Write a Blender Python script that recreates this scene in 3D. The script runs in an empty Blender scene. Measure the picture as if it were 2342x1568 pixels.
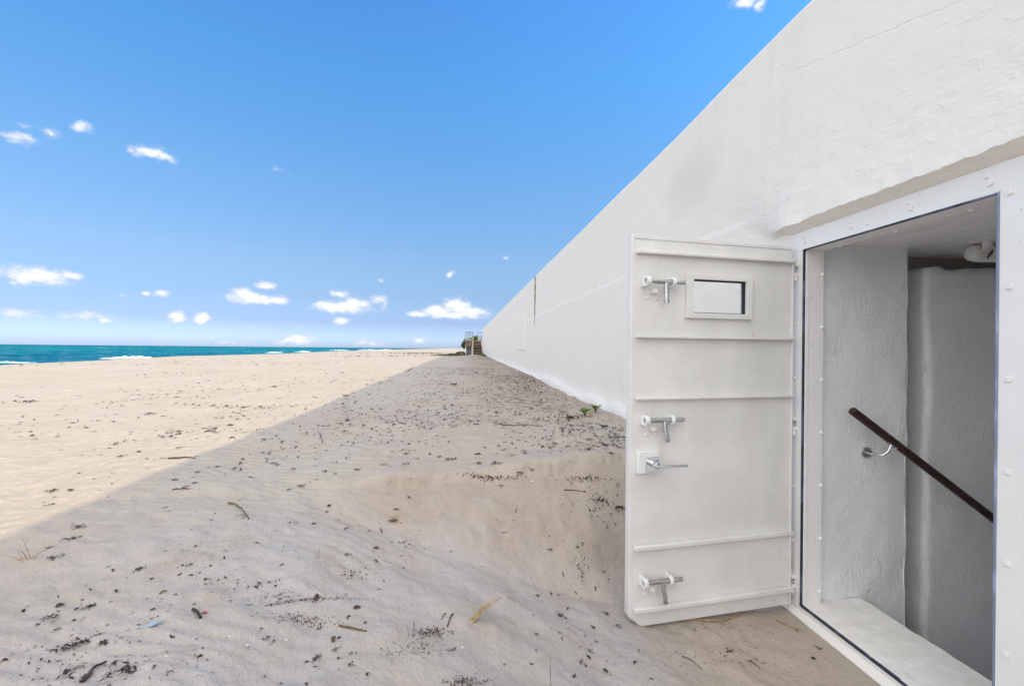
import bpy, math, random
import numpy as np
from mathutils import Vector, Matrix, Euler
random.seed(7)
RNG = np.random.default_rng(11)
R = math.radians
sc = bpy.context.scene
COL = sc.collection

# ------------------------------------------------------------------ camera model (also used to find where things stand)
F, CZ, ROLL = 1041.0, 1.254, .0095
TH = math.atan(107 / 1041); CT, ST = math.cos(TH), math.sin(TH)
def ray(u, v):
    v1 = v - 798; u1 = u - 1171
    a, b = u1 + ROLL * v1, v1 - ROLL * u1
    x = a / F
    return np.array([x * CT + ST, CT - x * ST, -b / F])

# ------------------------------------------------------------------ numpy noise
def _hash(ix, iy, seed):
    n = (ix.astype(np.int64) * 374761393 + iy.astype(np.int64) * 668265263 + seed * 1442695041) & 0xffffffff
    n = ((n ^ (n >> 13)) * 1274126177) & 0xffffffff
    n = n ^ (n >> 16)
    return n.astype(np.float64) / 4294967295.0
def vn(x, y, seed=0):
    x = np.asarray(x, float); y = np.asarray(y, float)
    ix, iy = np.floor(x), np.floor(y); fx, fy = x - ix, y - iy
    fx = fx * fx * fx * (fx * (fx * 6 - 15) + 10); fy = fy * fy * fy * (fy * (fy * 6 - 15) + 10)
    a = _hash(ix, iy, seed); b = _hash(ix + 1, iy, seed); c = _hash(ix, iy + 1, seed); d = _hash(ix + 1, iy + 1, seed)
    return (a + (b - a) * fx + (c - a) * fy + (a - b - c + d) * fx * fy) * 2 - 1
def fbm(x, y, seed=0, o=4, g=.5):
    s, amp = 0, 1.0
    for k in range(o):
        s = s + amp * vn(x * 2 ** k + 17.3 * k, y * 2 ** k - 9.1 * k, seed + k); amp *= g
    return s
def ss(x, a, b):
    t = np.clip((np.asarray(x, float) - a) / (b - a), 0, 1)
    return t * t * (3 - 2 * t)

# ------------------------------------------------------------------ the lie of the sand
CREST_Y = [-20, 15.7, 22.4, 32.6, 47.6, 81, 290, 900, 4000]
CREST_X = [-13, -14.3, -16, -18.8, -18.2, -22.8, -36, -60, -200]
def pit_mask(x, y):
    yc = 2.86 + .10 * vn(x * 1.7, x * 0 + 3.3, 5)  - .10 * ss(x, .7, 1.4)
    yf = 2.22 + .08 * vn(x * 2.1, x * 0 + 1.3, 8) + .30 * ss(x, .1, -.9)
    t = np.clip((y - yf) / np.maximum(yc - yf, .1), 0, 1)
    t = np.where(t > .84, .84 + (1 - np.clip(1 - (t - .84) / .16, 0, 1) ** 2.2) * .16, t)
    return .55 * t + .45 * t * t * (3 - 2 * t)
def ground(x, y, fine=True):
    x = np.asarray(x, float); y = np.asarray(y, float)
    b = .47 + .085 * ss(y, 3, 16) 
    b = b + (.095 - .02 * ss(y, 4, 7)) * ss(x, -.6, 1.55) + .10 * ss(y, 12, 44) * ss(x, -1.5, 1.2)
    fl = np.interp(x, [-4, -1.9, -1.2, -.6, 0, .5, .95, 1.3, 1.8], [.465, .455, .425, .37, .25, .07, -.035, -.062, -.055])
    t = pit_mask(x, y)
    z = fl + (b - fl) * t
    lip = 2.80 + .10 * vn(x * 1.7, x * 0 + 3.3, 5) - .10 * ss(x, .7, 1.4) + .045 * vn(x * 5, x * 0, 6) + .022 * vn(x * 15, x * 0, 7) + .01 * vn(x * 38, x * 0, 9)
    z = z + .045 * (ss(y, lip - .025, lip + .02) - ss(y, lip + .05, lip + .5)) * ss(x, -.75, -.45) * (.35 + .65 * ss(vn(x * 2.3, x * 0 + 7., 10), -.5, .3))
    cx = np.interp(y, CREST_Y, CREST_X)
    d = np.maximum(cx - x, 0)
    z = z + .025 * np.exp(-((x - cx - 1.5) / 2.2) ** 2) - .05 * d ** 1.6 / (1 + .05 * d)
    z = np.maximum(z, -4.0)
    near = np.exp(-np.maximum(y - 8, 0) / 25)
    z = z + .030 * fbm(x * .55, y * .45, 21, 3) * near * (.3 + .7 * ss(x, 1.5, .9)) + .05 * fbm(x * .12, y * .07, 31, 2) * ss(-x, 1, 6) * .4
    if fine:
        w = near * (.25 + .75 * ss(x, 1.62, 1.3))
        # wind ripples, strongest on the open sand to the left
        ph = y * 1.0 + .32 * x + .22 * vn(x * 1.1, y * 1.3, 41) + .07 * vn(x * 4, y * 4, 42)
        rp = np.sin(ph * 2 * math.pi / .072)
        amp = .0034 * ss(-x, -.1, .7) * (.35 + .65 * ss(vn(x * .9, y * .9, 43), -.4, .5)) * np.exp(-np.maximum(y - 3, 0) / 4)
        z = z + amp * rp
        soft = 1 - .35 * np.exp(-((t - .5) / .4) ** 2) * (t > .02) * (t < .98)
        z = z + w * soft * (.016 * fbm(x * 2.3, y * 2.3, 51, 3) + .0085 * np.abs(fbm(x * 7, y * 7, 52, 3)) + .0026 * vn(x * 24, y * 24, 53) + .0014 * vn(x * 41, y * 41, 54))
        # trampled, lumpy sand above the pit and along the wall
        lump = ss(y, 2.9, 3.6) * ss(y, 14, 8) * ss(x, -1.6, -.4)
        bank = ss(t, .03, .3) * ss(t, 1., .8)
        z = z + bank * (.022 * fbm(x * 2.1, y * 2.4, 64, 3) + .007 * fbm(x * 9, y * 8, 65, 3))
        z = z + lump * (.016 * np.maximum(fbm(x * 3.4, y * 2.6, 61, 3), -.25) + .006 * fbm(x * 12, y * 9, 62, 2))
        # drifted ridges in front of the pit
        q = (x * .60 + y * .80) + .10 * vn(x * 1.4, y * 1.4, 71)
        fr = ss(y, 2.5, 1.9) * ss(x, -1.3, -.2) * ss(x, 1.5, .9)
        z = z + .006 * fr * np.sin(q * 2 * math.pi / .33) * (.4 + .6 * ss(vn(x * 1.2, y * 1.2, 72), -.3, .4))
    return z
def at(u, v, lift=0.0):
    d = ray(u, v)
    ts = np.geomspace(.5, 400, 2400)
    zz = ground(d[0] * ts, d[1] * ts) + lift
    below = CZ + d[2] * ts < zz
    k = int(np.argmax(below)) if below.any() else len(ts) - 1
    t0, t1 = ts[max(k - 1, 0)], ts[k]
    for _ in range(18):
        m = .5 * (t0 + t1)
        if CZ + d[2] * m < float(ground(d[0] * m, d[1] * m)) + lift: t1 = m
        else: t0 = m
    p = d * t1
    return Vector((p[0], p[1], float(ground(p[0], p[1]))))

# ------------------------------------------------------------------ materials
def nt_of(m):
    m.use_nodes = True
    return m.node_tree, m.node_tree.nodes, m.node_tree.links
class NB:
    def __init__(s, nt): s.nt, s.n, s.l = nt, nt.nodes, nt.links
    def __call__(s, t, ins=None, **kw):
        nd = s.n.new('ShaderNode' + t)
        for k, v in kw.items(): setattr(nd, k, v)
        for k, v in (ins or {}).items():
            sk = nd.inputs[k]
            if isinstance(v, bpy.types.NodeSocket): s.l.new(v, sk)
            else: sk.default_value = v
        return nd
    def math(s, op, a, b=None, c=None, clamp=False):
        ins = {0: a}
        if b is not None: ins[1] = b
        if c is not None: ins[2] = c
        return s('Math', ins, operation=op, use_clamp=clamp).outputs[0]
    def mix(s, f, a, b, bt='MIX'):
        nd = s.n.new('ShaderNodeMix'); nd.data_type = 'RGBA'; nd.blend_type = bt
        for sk, v in ((nd.inputs[0], f), (nd.inputs[6], a), (nd.inputs[7], b)):
            if isinstance(v, bpy.types.NodeSocket): s.l.new(v, sk)
            elif sk.type == 'RGBA' and len(v) == 3: sk.default_value = (*v, 1)
            else: sk.default_value = v
        return nd.outputs[2]
    def ramp(s, f, a, b):  # smooth 0..1 between a and b
        nd = s('MapRange', {0: f, 1: a, 2: b, 3: 0., 4: 1.}, interpolation_type='SMOOTHSTEP')
        return nd.outputs[0]
    def noise(s, vec, scale, detail=4, rough=.55, dist=0.):
        return s('TexNoise', {'Vector': vec, 'Scale': scale, 'Detail': detail, 'Roughness': rough, 'Distortion': dist}).outputs[0]
    def scaled(s, vec, sx, sy, sz, rot=(0, 0, 0)):
        return s('Mapping', {'Vector': vec, 'Scale': (sx, sy, sz), 'Rotation': rot}).outputs[0]
def new_mat(name, col=(.8, .8, .8), rough=.6, metal=0., spec=.5):
    m = bpy.data.materials.new(name); m.use_nodes = True
    b = m.node_tree.nodes['Principled BSDF']
    b.inputs['Base Color'].default_value = (*col, 1); b.inputs['Roughness'].default_value = rough
    b.inputs['Metallic'].default_value = metal; b.inputs['Specular IOR Level'].default_value = spec
    return m, NB(m.node_tree), b
def pos(n): return n('NewGeometry').outputs['Position']
def objc(n): return n('TexCoord').outputs['Object']
def bump(n, b, h, strength, dist, prev=None):
    ins = {'Height': h, 'Strength': strength, 'Distance': dist}
    if prev is not None: ins['Normal'] = prev
    nd = n('Bump', ins)
    n.l.new(nd.outputs[0], b.inputs['Normal'])
    return nd.outputs[0]
M = {}
def plain(name, col, rough=.6, metal=0., spec=.5, var=.12, scale=14., bmp=0., bscale=60.):
    m, n, b = new_mat(name, col, rough, metal, spec)
    p = objc(n)
    f = n.noise(p, scale, 5)
    dark = tuple(c * (1 - var * 1.6) for c in col); lite = tuple(min(1, c * (1 + var)) for c in col)
    n.l.new(n.mix(n.ramp(f, .3, .7), dark, lite), b.inputs['Base Color'])
    if bmp: bump(n, b, n.noise(p, bscale, 4), bmp, .004)
    M[name] = m
    return m

def make_sand():
    m, n, b = new_mat('sand', (0.415, 0.359, 0.292), .95, 0, .15)
    p = pos(n)
    big = n.noise(p, .9, 4, .6); mid = n.noise(p, 5., 4, .6, .4); fine = n.noise(p, 150., 2, .7); grain = n.noise(p, 260., 3, .85)
    c = n.mix(n.ramp(big, .35, .68), (0.486, 0.412, 0.344), (0.498, 0.444, 0.379))
    c = n.mix(n.math('MULTIPLY', n.ramp(mid, .45, .75), .35), c, (0.432, 0.355, 0.292))
    fore_lift = n('Attribute', attribute_name='pale').outputs['Fac']
    c = n.mix(n.math('MULTIPLY', fore_lift, n.ramp(n.noise(p, 2.2, 5, .65, .5), .26, .64)), c, (.515, .474, .450))  # shaded foreground brightened by colour: paler, greyer sand mixed in
    damp = n('Attribute', attribute_name='damp').outputs['Fac']
    dn = n.math('MULTIPLY', damp, n.ramp(n.noise(p, 3.2, 4, .6, .6), .22, .62))
    c = n.mix(n.math('MULTIPLY', dn, .38), c, (0.332, 0.257, 0.194))
    red = n('Attribute', attribute_name='litter').outputs['Fac']
    rn = n.math('MULTIPLY', red, n.ramp(n.noise(p, 9., 5, .7), .38, .66))
    c = n.mix(n.math('MULTIPLY', rn, .9), c, (0.274, 0.192, 0.154))
    c = n.mix(n.math('MULTIPLY', n.ramp(fine, .35, .75), .38), c, (0.365, 0.302, 0.245))
    c = n.mix(n.math('MULTIPLY', n.ramp(grain, .55, .70), .50), c, (0.183, 0.147, 0.118))
    c = n.mix(n.math('MULTIPLY', n.ramp(grain, .44, .30), .45), c, (0.647, 0.603, 0.537))
    n.l.new(c, b.inputs['Base Color'])
    h = n.math('ADD', n.math('MULTIPLY', n.noise(p, 55., 4, .65), .7), n.math('MULTIPLY', grain, .3))
    q = bump(n, b, h, .8, .008)
    bump(n, b, n.noise(p, 14., 5, .65), .5, .03, q)
    return m
M['sand'] = make_sand()

def make_plaster(name, col, rough, streak, strength):
    m, n, b = new_mat(name, col, rough, 0, .35)
    p = pos(n)
    sep = n('SeparateXYZ', {0: p})
    Y, Z = sep.outputs[1], sep.outputs[2]
    c = n.mix(n.ramp(n.noise(p, 1.1, 5, .6), .3, .72), tuple(x * .985 for x in col), col)
    st = n.noise(n.scaled(p, 1, 5., .35), 1.6, 4, .6)
    c = n.mix(n.math('MULTIPLY', n.ramp(st, .5, .78), streak), c, tuple(x * y for x, y in zip(col, (.86, .855, .84))))
    # soft grey smudge and a thin settlement crack high on the near part
    def blob(y0, z0, ry, rz):
        a = n.math('DIVIDE', n.math('SUBTRACT', Y, y0), ry); e = n.math('DIVIDE', n.math('SUBTRACT', Z, z0), rz)
        dd = n.math('ADD', n.math('MULTIPLY', a, a), n.math('MULTIPLY', e, e))
        return n.ramp(dd, 1., 0.)
    c = n.mix(n.math('MULTIPLY', blob(3.3, 2.52, .55, .30), .40), c, tuple(x * .78 for x in col))
    # cream lime bloom along the top edge
    top = n.math('MULTIPLY', n.ramp(Z, 2.72, 2.98), n.ramp(n.noise(n.scaled(p, 1, 1.4, 3), 2.2, 4), .46, .66))
    c = n.mix(n.math('MULTIPLY', top, .22), c, (.86, .76, .62))
    # pitting and grime near the foot of the wall
    pit = n.math('MULTIPLY', n.ramp(Z, 1.15, .62), n.ramp(n.noise(p, 34., 3, .7), .665, .71))
    pit = n.math('MULTIPLY', pit, n.ramp(n.noise(p, 2.1, 3), .46, .62))
    c = n.mix(n.math('MULTIPLY', pit, .75), c, (.26, .24, .22))
    c = n.mix(n.math('MULTIPLY', n.ramp(Z, .80, .52), .12), c, (.66, .67, .72))
    n.l.new(c, b.inputs['Base Color'])
    ln = n.math('SUBTRACT', Z, n.math('ADD', 2.20, n.math('MULTIPLY', n.math('SUBTRACT', Y, .6), .31)))
    ln = n.math('ADD', ln, n.math('MULTIPLY', n.math('SUBTRACT', n.noise(p, 7., 4), .5), .05))
    crack = n.math('MULTIPLY', n.ramp(n.math('ABSOLUTE', ln), .006, .0), n.math('MULTIPLY', n.ramp(Y, 2.25, 2.1), n.ramp(Y, 1.3, 1.5)))
    t1 = n.noise(n.scaled(p, 1, 1.2, 3.4, (R(18), 0, 0)), 7., 6, .62, .5)
    t2 = n.noise(p, 70., 4, .6)
    chip = n.ramp(n.noise(n.scaled(p, 1, 1.3, 2.2, (R(25), 0, 0)), 11., 3, .55), .60, .68)
    h = n.math('ADD', n.math('MULTIPLY', t1, n.math('MULTIPLY_ADD', n.math('MULTIPLY', n.ramp(Y, 4.2, 2.4), n.ramp(Z, 2.6, 1.95)), .55, .35)), n.math('MULTIPLY', t2, .14))
    h = n.math('ADD', h, n.math('MULTIPLY', chip, .16))
    h = n.math('SUBTRACT', h, n.math('MULTIPLY', crack, .28))
    h = n.math('SUBTRACT', h, n.math('MULTIPLY', pit, .6))
    q = bump(n, b, h, strength, .022)
    bump(n, b, n.noise(p, 1.6, 3, .5), .10, .05, q)
    return m
M['plaster'] = make_plaster('white_plaster', (.84, .80, .735), .6, .35, .36)

def make_inner(name, col, stren):
    m, n, b = new_mat(name, col, .38, 0, .5)
    p = pos(n)
    c = n.mix(n.ramp(n.noise(p, 2.5, 5, .6), .3, .7), tuple(x * .93 for x in col), col)
    n.l.new(c, b.inputs['Base Color'])
    w = n.noise(n.scaled(p, 1.6, 1.6, .5), 9., 4, .6, 1.2)
    ridge = n.ramp(n.math('ABSOLUTE', n.math('SUBTRACT', w, .5)), .035, .0)
    ridge = n.math('MULTIPLY', ridge, n.ramp(n.noise(p, 5., 2), .48, .62))
    h = n.math('ADD', n.math('MULTIPLY', ridge, .30), n.math('MULTIPLY', n.noise(p, 60., 4, .6), .6))
    h = n.math('ADD', h, n.math('MULTIPLY', n.noise(p, 9., 4, .6), .5))
    bump(n, b, h, stren, .012)
    return m
M['inner'] = make_inner('painted_concrete', (.90, .905, .915), .62)
M['inner_shade'] = make_inner('recess_shade_concrete', (.33, .29, .26), .6)  # darker copy of the painted concrete: the recess's deep shade put into colour
def make_ceiling():
    m, n, b = new_mat('board_marked_concrete', (.62, .61, .59), .4)
    p = pos(n)
    g = n.noise(n.scaled(p, 22, 1.4, 1), 3., 4, .6)
    n.l.new(n.mix(n.ramp(g, .3, .7), (.80, .785, .765), (.90, .885, .865)), b.inputs['Base Color'])
    bump(n, b, g, .6, .010)
    return m
M['ceiling'] = make_ceiling()
def make_paint(name, col, rough=.42, grime=.12, rust=0.):
    m, n, b = new_mat(name, col, rough, 0, .4)
    p = objc(n)
    c = n.mix(n.ramp(n.noise(p, 3.5, 5, .6), .3, .75), tuple(x * (1 - grime) for x in col), col)
    drip = n.noise(n.scaled(p, 26, 26, 1.3), 1., 4, .6)
    c = n.mix(n.math('MULTIPLY', n.ramp(drip, .58, .78), grime * 2.2), c, tuple(x * y for x, y in zip(col, (.80, .77, .71))))
    sp = n.math('MULTIPLY', n.ramp(n.noise(p, 60., 2, .5), .73, .77), .5)
    c = n.mix(sp, c, (.30, .26, .22))
    if rust:
        rs = n.math('MULTIPLY', n.ramp(n.noise(p, 19., 5, .72), .665, .72), rust)
        c = n.mix(rs, c, (.24, .13, .075))
    n.l.new(c, b.inputs['Base Color'])
    n.l.new(n.math('MULTIPLY_ADD', n.noise(p, 12., 4), .3, rough - .15), b.inputs['Roughness'])
    brush = n.noise(n.scaled(p, 6, 40, 40), 4., 3, .6)
    h = n.math('ADD', n.math('MULTIPLY', n.noise(p, 90., 3), .7), n.math('MULTIPLY', n.noise(p, 8., 3), 2.))
    bump(n, b, n.math('ADD', h, n.math('MULTIPLY', brush, .6)), .30, .004)
    return m
M['door_paint'] = make_paint('grey_white_door_paint', (.80, .79, .765), .42, .13, .5)
M['frame_paint'] = make_paint('white_frame_paint', (.845, .83, .81), .4, .04)
M['white_fitting'] = make_paint('white_fitting_paint', (.80, .80, .79), .4, .06)
def make_sill():
    m, n, b = new_mat('worn_sill', (.62, .61, .57), .75, 0, .3)
    p = pos(n)
    c = n.mix(n.ramp(n.noise(n.scaled(p, 1, 1.6, 1), 9., 6, .7), .32, .68), (.82, .80, .76), (.92, .905, .875))
    sm = n.ramp(n.noise(n.scaled(p, 1.7, .8, 1, (0, 0, .6)), 9., 3, .5), .63, .70)
    sm = n.math('MULTIPLY', sm, n.ramp(n('SeparateXYZ', {0: p}).outputs[1], 1.72, 1.45))
    c = n.mix(n.math('MULTIPLY', sm, .6), c, (.30, .30, .28))
    n.l.new(c, b.inputs['Base Color'])
    bump(n, b, n.noise(p, 38., 5, .7), .6, .006)
    return m
M['sill'] = make_sill()
def make_gasket():
    m, n, b = new_mat('rubber_gasket', (.02, .025, .05), .5)
    p = pos(n)
    f = n.ramp(n.noise(n.scaled(p, 3, 3, 1.4), 6., 4), .48, .66)
    e = n.ramp(n('SeparateXYZ', {0: p}).outputs[1], 1.40, 1.29)
    f = n.math('MAXIMUM', n.math('MULTIPLY', f, .25), n.math('MULTIPLY', e, n.math('ADD', n.math('MULTIPLY', f, .4), .6)))
    n.l.new(n.mix(f, (.022, .028, .055), (.30, .36, .52)), b.inputs['Base Color'])
    return m
M['gasket'] = make_gasket()
def make_steel():
    m, n, b = new_mat('worn_steel', (.42, .42, .43), .36, .95)
    p = objc(n)
    f = n.noise(n.scaled(p, 1, 8, 8), 14., 4, .6)
    n.l.new(n.mix(n.ramp(f, .3, .7), (.32, .315, .32), (.66, .66, .66)), b.inputs['Base Color'])
    n.l.new(n.math('MULTIPLY_ADD', f, .3, .2), b.inputs['Roughness'])
    return m
M['steel'] = make_steel()
M['chrome'] = plain('chrome', (.72, .73, .76), .14, 1., .5, .06, 20)
plain('rail_brown', (.040, .017, .014), .42, 0, .4, .3, 20, .2, 80)
plain('rail_rubber', (.02, .02, .022), .6)
plain('timber_grey', (.34, .28, .235), .85, 0, .2, .25, 9, .5, 40)
plain('timber_pale', (.62, .56, .48), .8, 0, .2, .15, 9, .3, 40)
plain('timber_tread', (.44, .35, .27), .85, 0, .2, .2, 9, .3, 40)
plain('thatch', (.22, .165, .135), .9, 0, .1, .5, 22, .9, 30)
plain('dark_panel', (.16, .16, .185), .7, 0, .3, .3, 6, .3, 30)
plain('post_white', (.78, .76, .72), .6, 0, .3, .08, 6)
plain('rail_aluminium', (.11, .14, .16), .5, 0., .5, .1, 12)
plain('rail_cream', (.72, .66, .44), .6, 0, .3, .1, 12)
plain('screen_grey', (.34, .36, .38), .5, 0, .4, .1, 9)
plain('seaweed', (.060, .042, .034), .75, 0, .3, .55, 120, .4, 200)
plain('straw', (.42, .30, .15), .7, 0, .3, .35, 40, .3, 90)
plain('straw_pale', (.62, .52, .42), .7, 0, .3, .2, 40)
plain('twig', (.16, .115, .055), .75, 0, .3, .4, 40, .3, 90)
plain('twig_dark', (.075, .055, .042), .75, 0, .3, .4, 40, .3, 90)
plain('charred', (.030, .030, .032), .6, 0, .4, .3, 60, .3, 90)
plain('red_plastic', (.55, .10, .11), .4)
plain('blue_plastic', (.42, .48, .56), .35, 0, .5, .08, 12)
plain('shell', (.78, .74, .68), .4, 0, .5, .12, 90)
plain('shell_dark', (.13, .10, .075), .4, 0, .5, .35, 60)
plain('red_leaf', (.20, .10, .065), .6, 0, .3, .3, 40)
plain('wood_trunk', (.13, .10, .075), .9, 0, .2, .3, 12, .6, 30)
def make_leaf(name, a, c2, trans=.25):
    m, n, b = new_mat(name, a, .5, 0, .4)
    at_ = n('Attribute', attribute_name='tint').outputs['Fac']
    col = n.mix(at_, a, c2)
    n.l.new(col, b.inputs['Base Color'])
    t = n('BsdfTranslucent', {0: col})
    ad = n('MixShader', {0: trans, 1: b.outputs[0], 2: t.outputs[0]})
    n.l.new(ad.outputs[0], n.n['Material Output'].inputs[0])
    M[name] = m
make_leaf('leaf_green', (.085, .20, .022), (.20, .36, .045))
make_leaf('leaf_bush', (.035, .075, .018), (.12, .17, .035))
make_leaf('leaf_yellow', (.55, .38, .03), (.62, .42, .05))
make_leaf('leaf_dune', (.055, .075, .035), (.17, .17, .085), .15)
def make_litter():
    m, n, b = new_mat('litter_flecks', (.06, .04, .035), .8, 0, .2)
    t = n('Attribute', attribute_name='tint').outputs['Fac']
    c = n.mix(t, (.030, .022, .020), (.185, .115, .085))
    n.l.new(c, b.inputs['Base Color'])
    M['litter'] = m
make_litter()
def make_sea():
    m, n, b = new_mat('sea_water', (.0, .2, .3), .9, 0, 0.)
    p = pos(n)
    sep = n('SeparateXYZ', {0: p}); X, Y = sep.outputs[0], sep.outputs[1]
    ds = n('VectorMath', {0: p}, operation='LENGTH').outputs['Value']
    rad = n.math('ADD', n.math('ARCTAN2', X, Y), 3.)
    lg = n.math('LOGARITHM', ds, 2.718)
    q = n('CombineXYZ', {0: n.math('MULTIPLY', rad, 9.), 1: n.math('MULTIPLY', lg, 9.), 2: 0.}).outputs[0]
    lum = n.noise(n.scaled(p, .12, .03, 1), 1., 6, .65)
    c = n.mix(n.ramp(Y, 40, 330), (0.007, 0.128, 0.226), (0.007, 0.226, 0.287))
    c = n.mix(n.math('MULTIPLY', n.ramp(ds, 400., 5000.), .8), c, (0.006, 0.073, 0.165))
    c = n.mix(n.math('MULTIPLY', n.ramp(n.noise(q, 1.3, 5, .6), .38, .66), .6), c, (0.005, 0.067, 0.146))
    c = n.mix(n.math('MULTIPLY', n.ramp(lum, .40, .60), .6), c, (0.005, 0.073, 0.152))
    st = n.noise(n.scaled(q, .55, 2.6, 1), 2.4, 5, .66)
    c = n.mix(n.math('MULTIPLY', n.ramp(st, .50, .66), .7), c, (0.043, 0.329, 0.403))
    capm = n.ramp(n.noise(n.scaled(q, .8, 4.2, 1), 3.6, 5, .72), .60, .64)
    c = n.mix(n.math('MULTIPLY', capm, .8), c, (.62, .68, .70))
    n.l.new(c, b.inputs['Base Color'])
    bump(n, b, n.noise(n.scaled(p, .5, .14, 1), 1., 5, .6), .5, .8)
    M['sea'] = m
make_sea()
M['foam'], _n, _b = new_mat('sea_foam', (.84, .86, .87), .8, 0, .2)
def make_glass():
    m, n, b = new_mat('window_glass', (1., 1., 1.), .02, 0, .5)
    b.inputs['Transmission Weight'].default_value = 1.0; b.inputs['IOR'].default_value = 1.0 + .12
    M['glass'] = m
make_glass()

# ------------------------------------------------------------------ mesh builders
class MB:
    def __init__(s): s.v, s.f = [], []
    def add(s, vs, fs):
        o = len(s.v); s.v += [tuple(v) for v in vs]; s.f += [tuple(i + o for i in f) for f in fs]
        return s
    def box(s, c, d, rot=None):
        x, y, z = (k / 2 for k in d); c = Vector(c)
        vs = [Vector((a * x, b * y, e * z)) for a in (-1, 1) for b in (-1, 1) for e in (-1, 1)]
        if rot is not None: vs = [rot @ v for v in vs]
        return s.add([v + c for v in vs], [(0, 1, 3, 2), (4, 6, 7, 5), (0, 4, 5, 1), (2, 3, 7, 6), (0, 2, 6, 4), (1, 5, 7, 3)])
    def bx(s, x0, x1, y0, y1, z0, z1): return s.box(((x0 + x1) / 2, (y0 + y1) / 2, (z0 + z1) / 2), (x1 - x0, y1 - y0, z1 - z0))
    def tube(s, pts, rad, n=10, cap=True, flat=1.0):
        pts = [Vector(p) for p in pts]
        if not hasattr(rad, '__len__'): rad = [rad] * len(pts)
        o = len(s.v); up = None
        for i, p in enumerate(pts):
            t = (pts[min(i + 1, len(pts) - 1)] - pts[max(i - 1, 0)]).normalized()
            if up is None:
                up = Vector((0, 0, 1)) if abs(t.z) < .9 else Vector((1, 0, 0))
            a = t.cross(up).normalized(); up = a.cross(t).normalized()
            for k in range(n):
                q = 2 * math.pi * k / n
                s.v.append(tuple(p + (a * math.cos(q) + up * math.sin(q) * flat) * rad[i]))
        for i in range(len(pts) - 1):
            for k in range(n):
                s.f.append((o + i * n + k, o + i * n + (k + 1) % n, o + (i + 1) * n + (k + 1) % n, o + (i + 1) * n + k))
        if cap:
            s.f.append(tuple(o + k for k in reversed(range(n)))); s.f.append(tuple(o + (len(pts) - 1) * n + k for k in range(n)))
        return s
    def prism(s, poly, h0, h1, axes):  # polygon in a plane, thickened from h0 to h1; axes maps (a, b, h) to a point
        n = len(poly)
        return s.add([axes(a, b, h0) for a, b in poly] + [axes(a, b, h1) for a, b in poly],
                     [tuple(reversed(range(n))), tuple(range(n, 2 * n))] + [(i, (i + 1) % n, n + (i + 1) % n, n + i) for i in range(n)])
    def dome(s, c, axis, r, h, n=10, rings=3):
        c, axis = Vector(c), Vector(axis).normalized()
        a = axis.orthogonal().normalized(); b = axis.cross(a); o = len(s.v)
        for i in range(rings):
            q = i / rings * math.pi / 2
            for k in range(n):
                w = 2 * math.pi * k / n
                s.v.append(tuple(c + (a * math.cos(w) + b * math.sin(w)) * r * math.cos(q) + axis * h * math.sin(q)))
        s.v.append(tuple(c + axis * h)); top = len(s.v) - 1
        for i in range(rings - 1):
            for k in range(n): s.f.append((o + i * n + k, o + i * n + (k + 1) % n, o + (i + 1) * n + (k + 1) % n, o + (i + 1) * n + k))
        for k in range(n): s.f.append((o + (rings - 1) * n + k, o + (rings - 1) * n + (k + 1) % n, top))
        s.f.append(tuple(o + k for k in reversed(range(n))))
        return s
    def strip(s, pts, w, side):  # flat ribbon
        pts = [Vector(p) for p in pts]; o = len(s.v); side = Vector(side)
        for i, p in enumerate(pts):
            q = w[i] if hasattr(w, '__len__') else w
            s.v.append(tuple(p - side * q)); s.v.append(tuple(p + side * q))
        for i in range(len(pts) - 1): s.f.append((o + 2 * i, o + 2 * i + 1, o + 2 * i + 3, o + 2 * i + 2))
        return s
    def build(s, name, mat, parent=None, bevel=0., seg=2, loc=None, angle=38, tint=None):
        me = bpy.data.meshes.new(name); me.from_pydata(s.v, [], s.f); me.update()
        me.materials.append(M[mat] if isinstance(mat, str) else mat)
        if tint is not None:
            a = me.attributes.new('tint', 'FLOAT', 'POINT'); a.data.foreach_set('value', np.asarray(tint, dtype=np.float32))
        me.polygons.foreach_set('use_smooth', [True] * len(me.polygons)); me.set_sharp_from_angle(angle=R(angle))
        o = bpy.data.objects.new(name, me); COL.objects.link(o)
        if parent is not None: o.parent = parent
        if loc is not None: o.location = loc
        if bevel:
            b = o.modifiers.new('bevel', 'BEVEL'); b.width = bevel; b.segments = seg; b.limit_method = 'ANGLE'; b.angle_limit = R(40)
            b.harden_normals = False
        return o
def np_obj(name, V, Q, mat, attrs=None, smooth=True, parent=None):
    me = bpy.data.meshes.new(name)
    me.vertices.add(len(V)); me.vertices.foreach_set('co', np.ascontiguousarray(V, dtype=np.float32).ravel())
    k = Q.shape[1]
    me.loops.add(Q.size); me.loops.foreach_set('vertex_index', np.ascontiguousarray(Q, dtype=np.int32).ravel())
    me.polygons.add(len(Q)); me.polygons.foreach_set('loop_start', np.arange(0, Q.size, k, dtype=np.int32))
    me.polygons.foreach_set('loop_total', np.full(len(Q), k, dtype=np.int32))
    me.polygons.foreach_set('use_smooth', np.full(len(Q), smooth))
    me.update(calc_edges=True); me.validate()
    for an, av in (attrs or {}).items():
        a = me.attributes.new(an, 'FLOAT', 'POINT'); a.data.foreach_set('value', np.asarray(av, dtype=np.float32))
    me.materials.append(M[mat])
    o = bpy.data.objects.new(name, me); COL.objects.link(o)
    if parent is not None: o.parent = parent
    return o
def tag(o, label=None, cat=None, group=None, kind=None):
    if label: o['label'] = label
    if cat: o['category'] = cat
    if group: o['group'] = group
    if kind: o['kind'] = kind
    return o
def empty(name, loc, rz=0.):
    o = bpy.data.objects.new(name, None); COL.objects.link(o); o.location = loc; o.rotation_euler = (0, 0, rz); o.empty_display_size = .1
    return o
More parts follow.
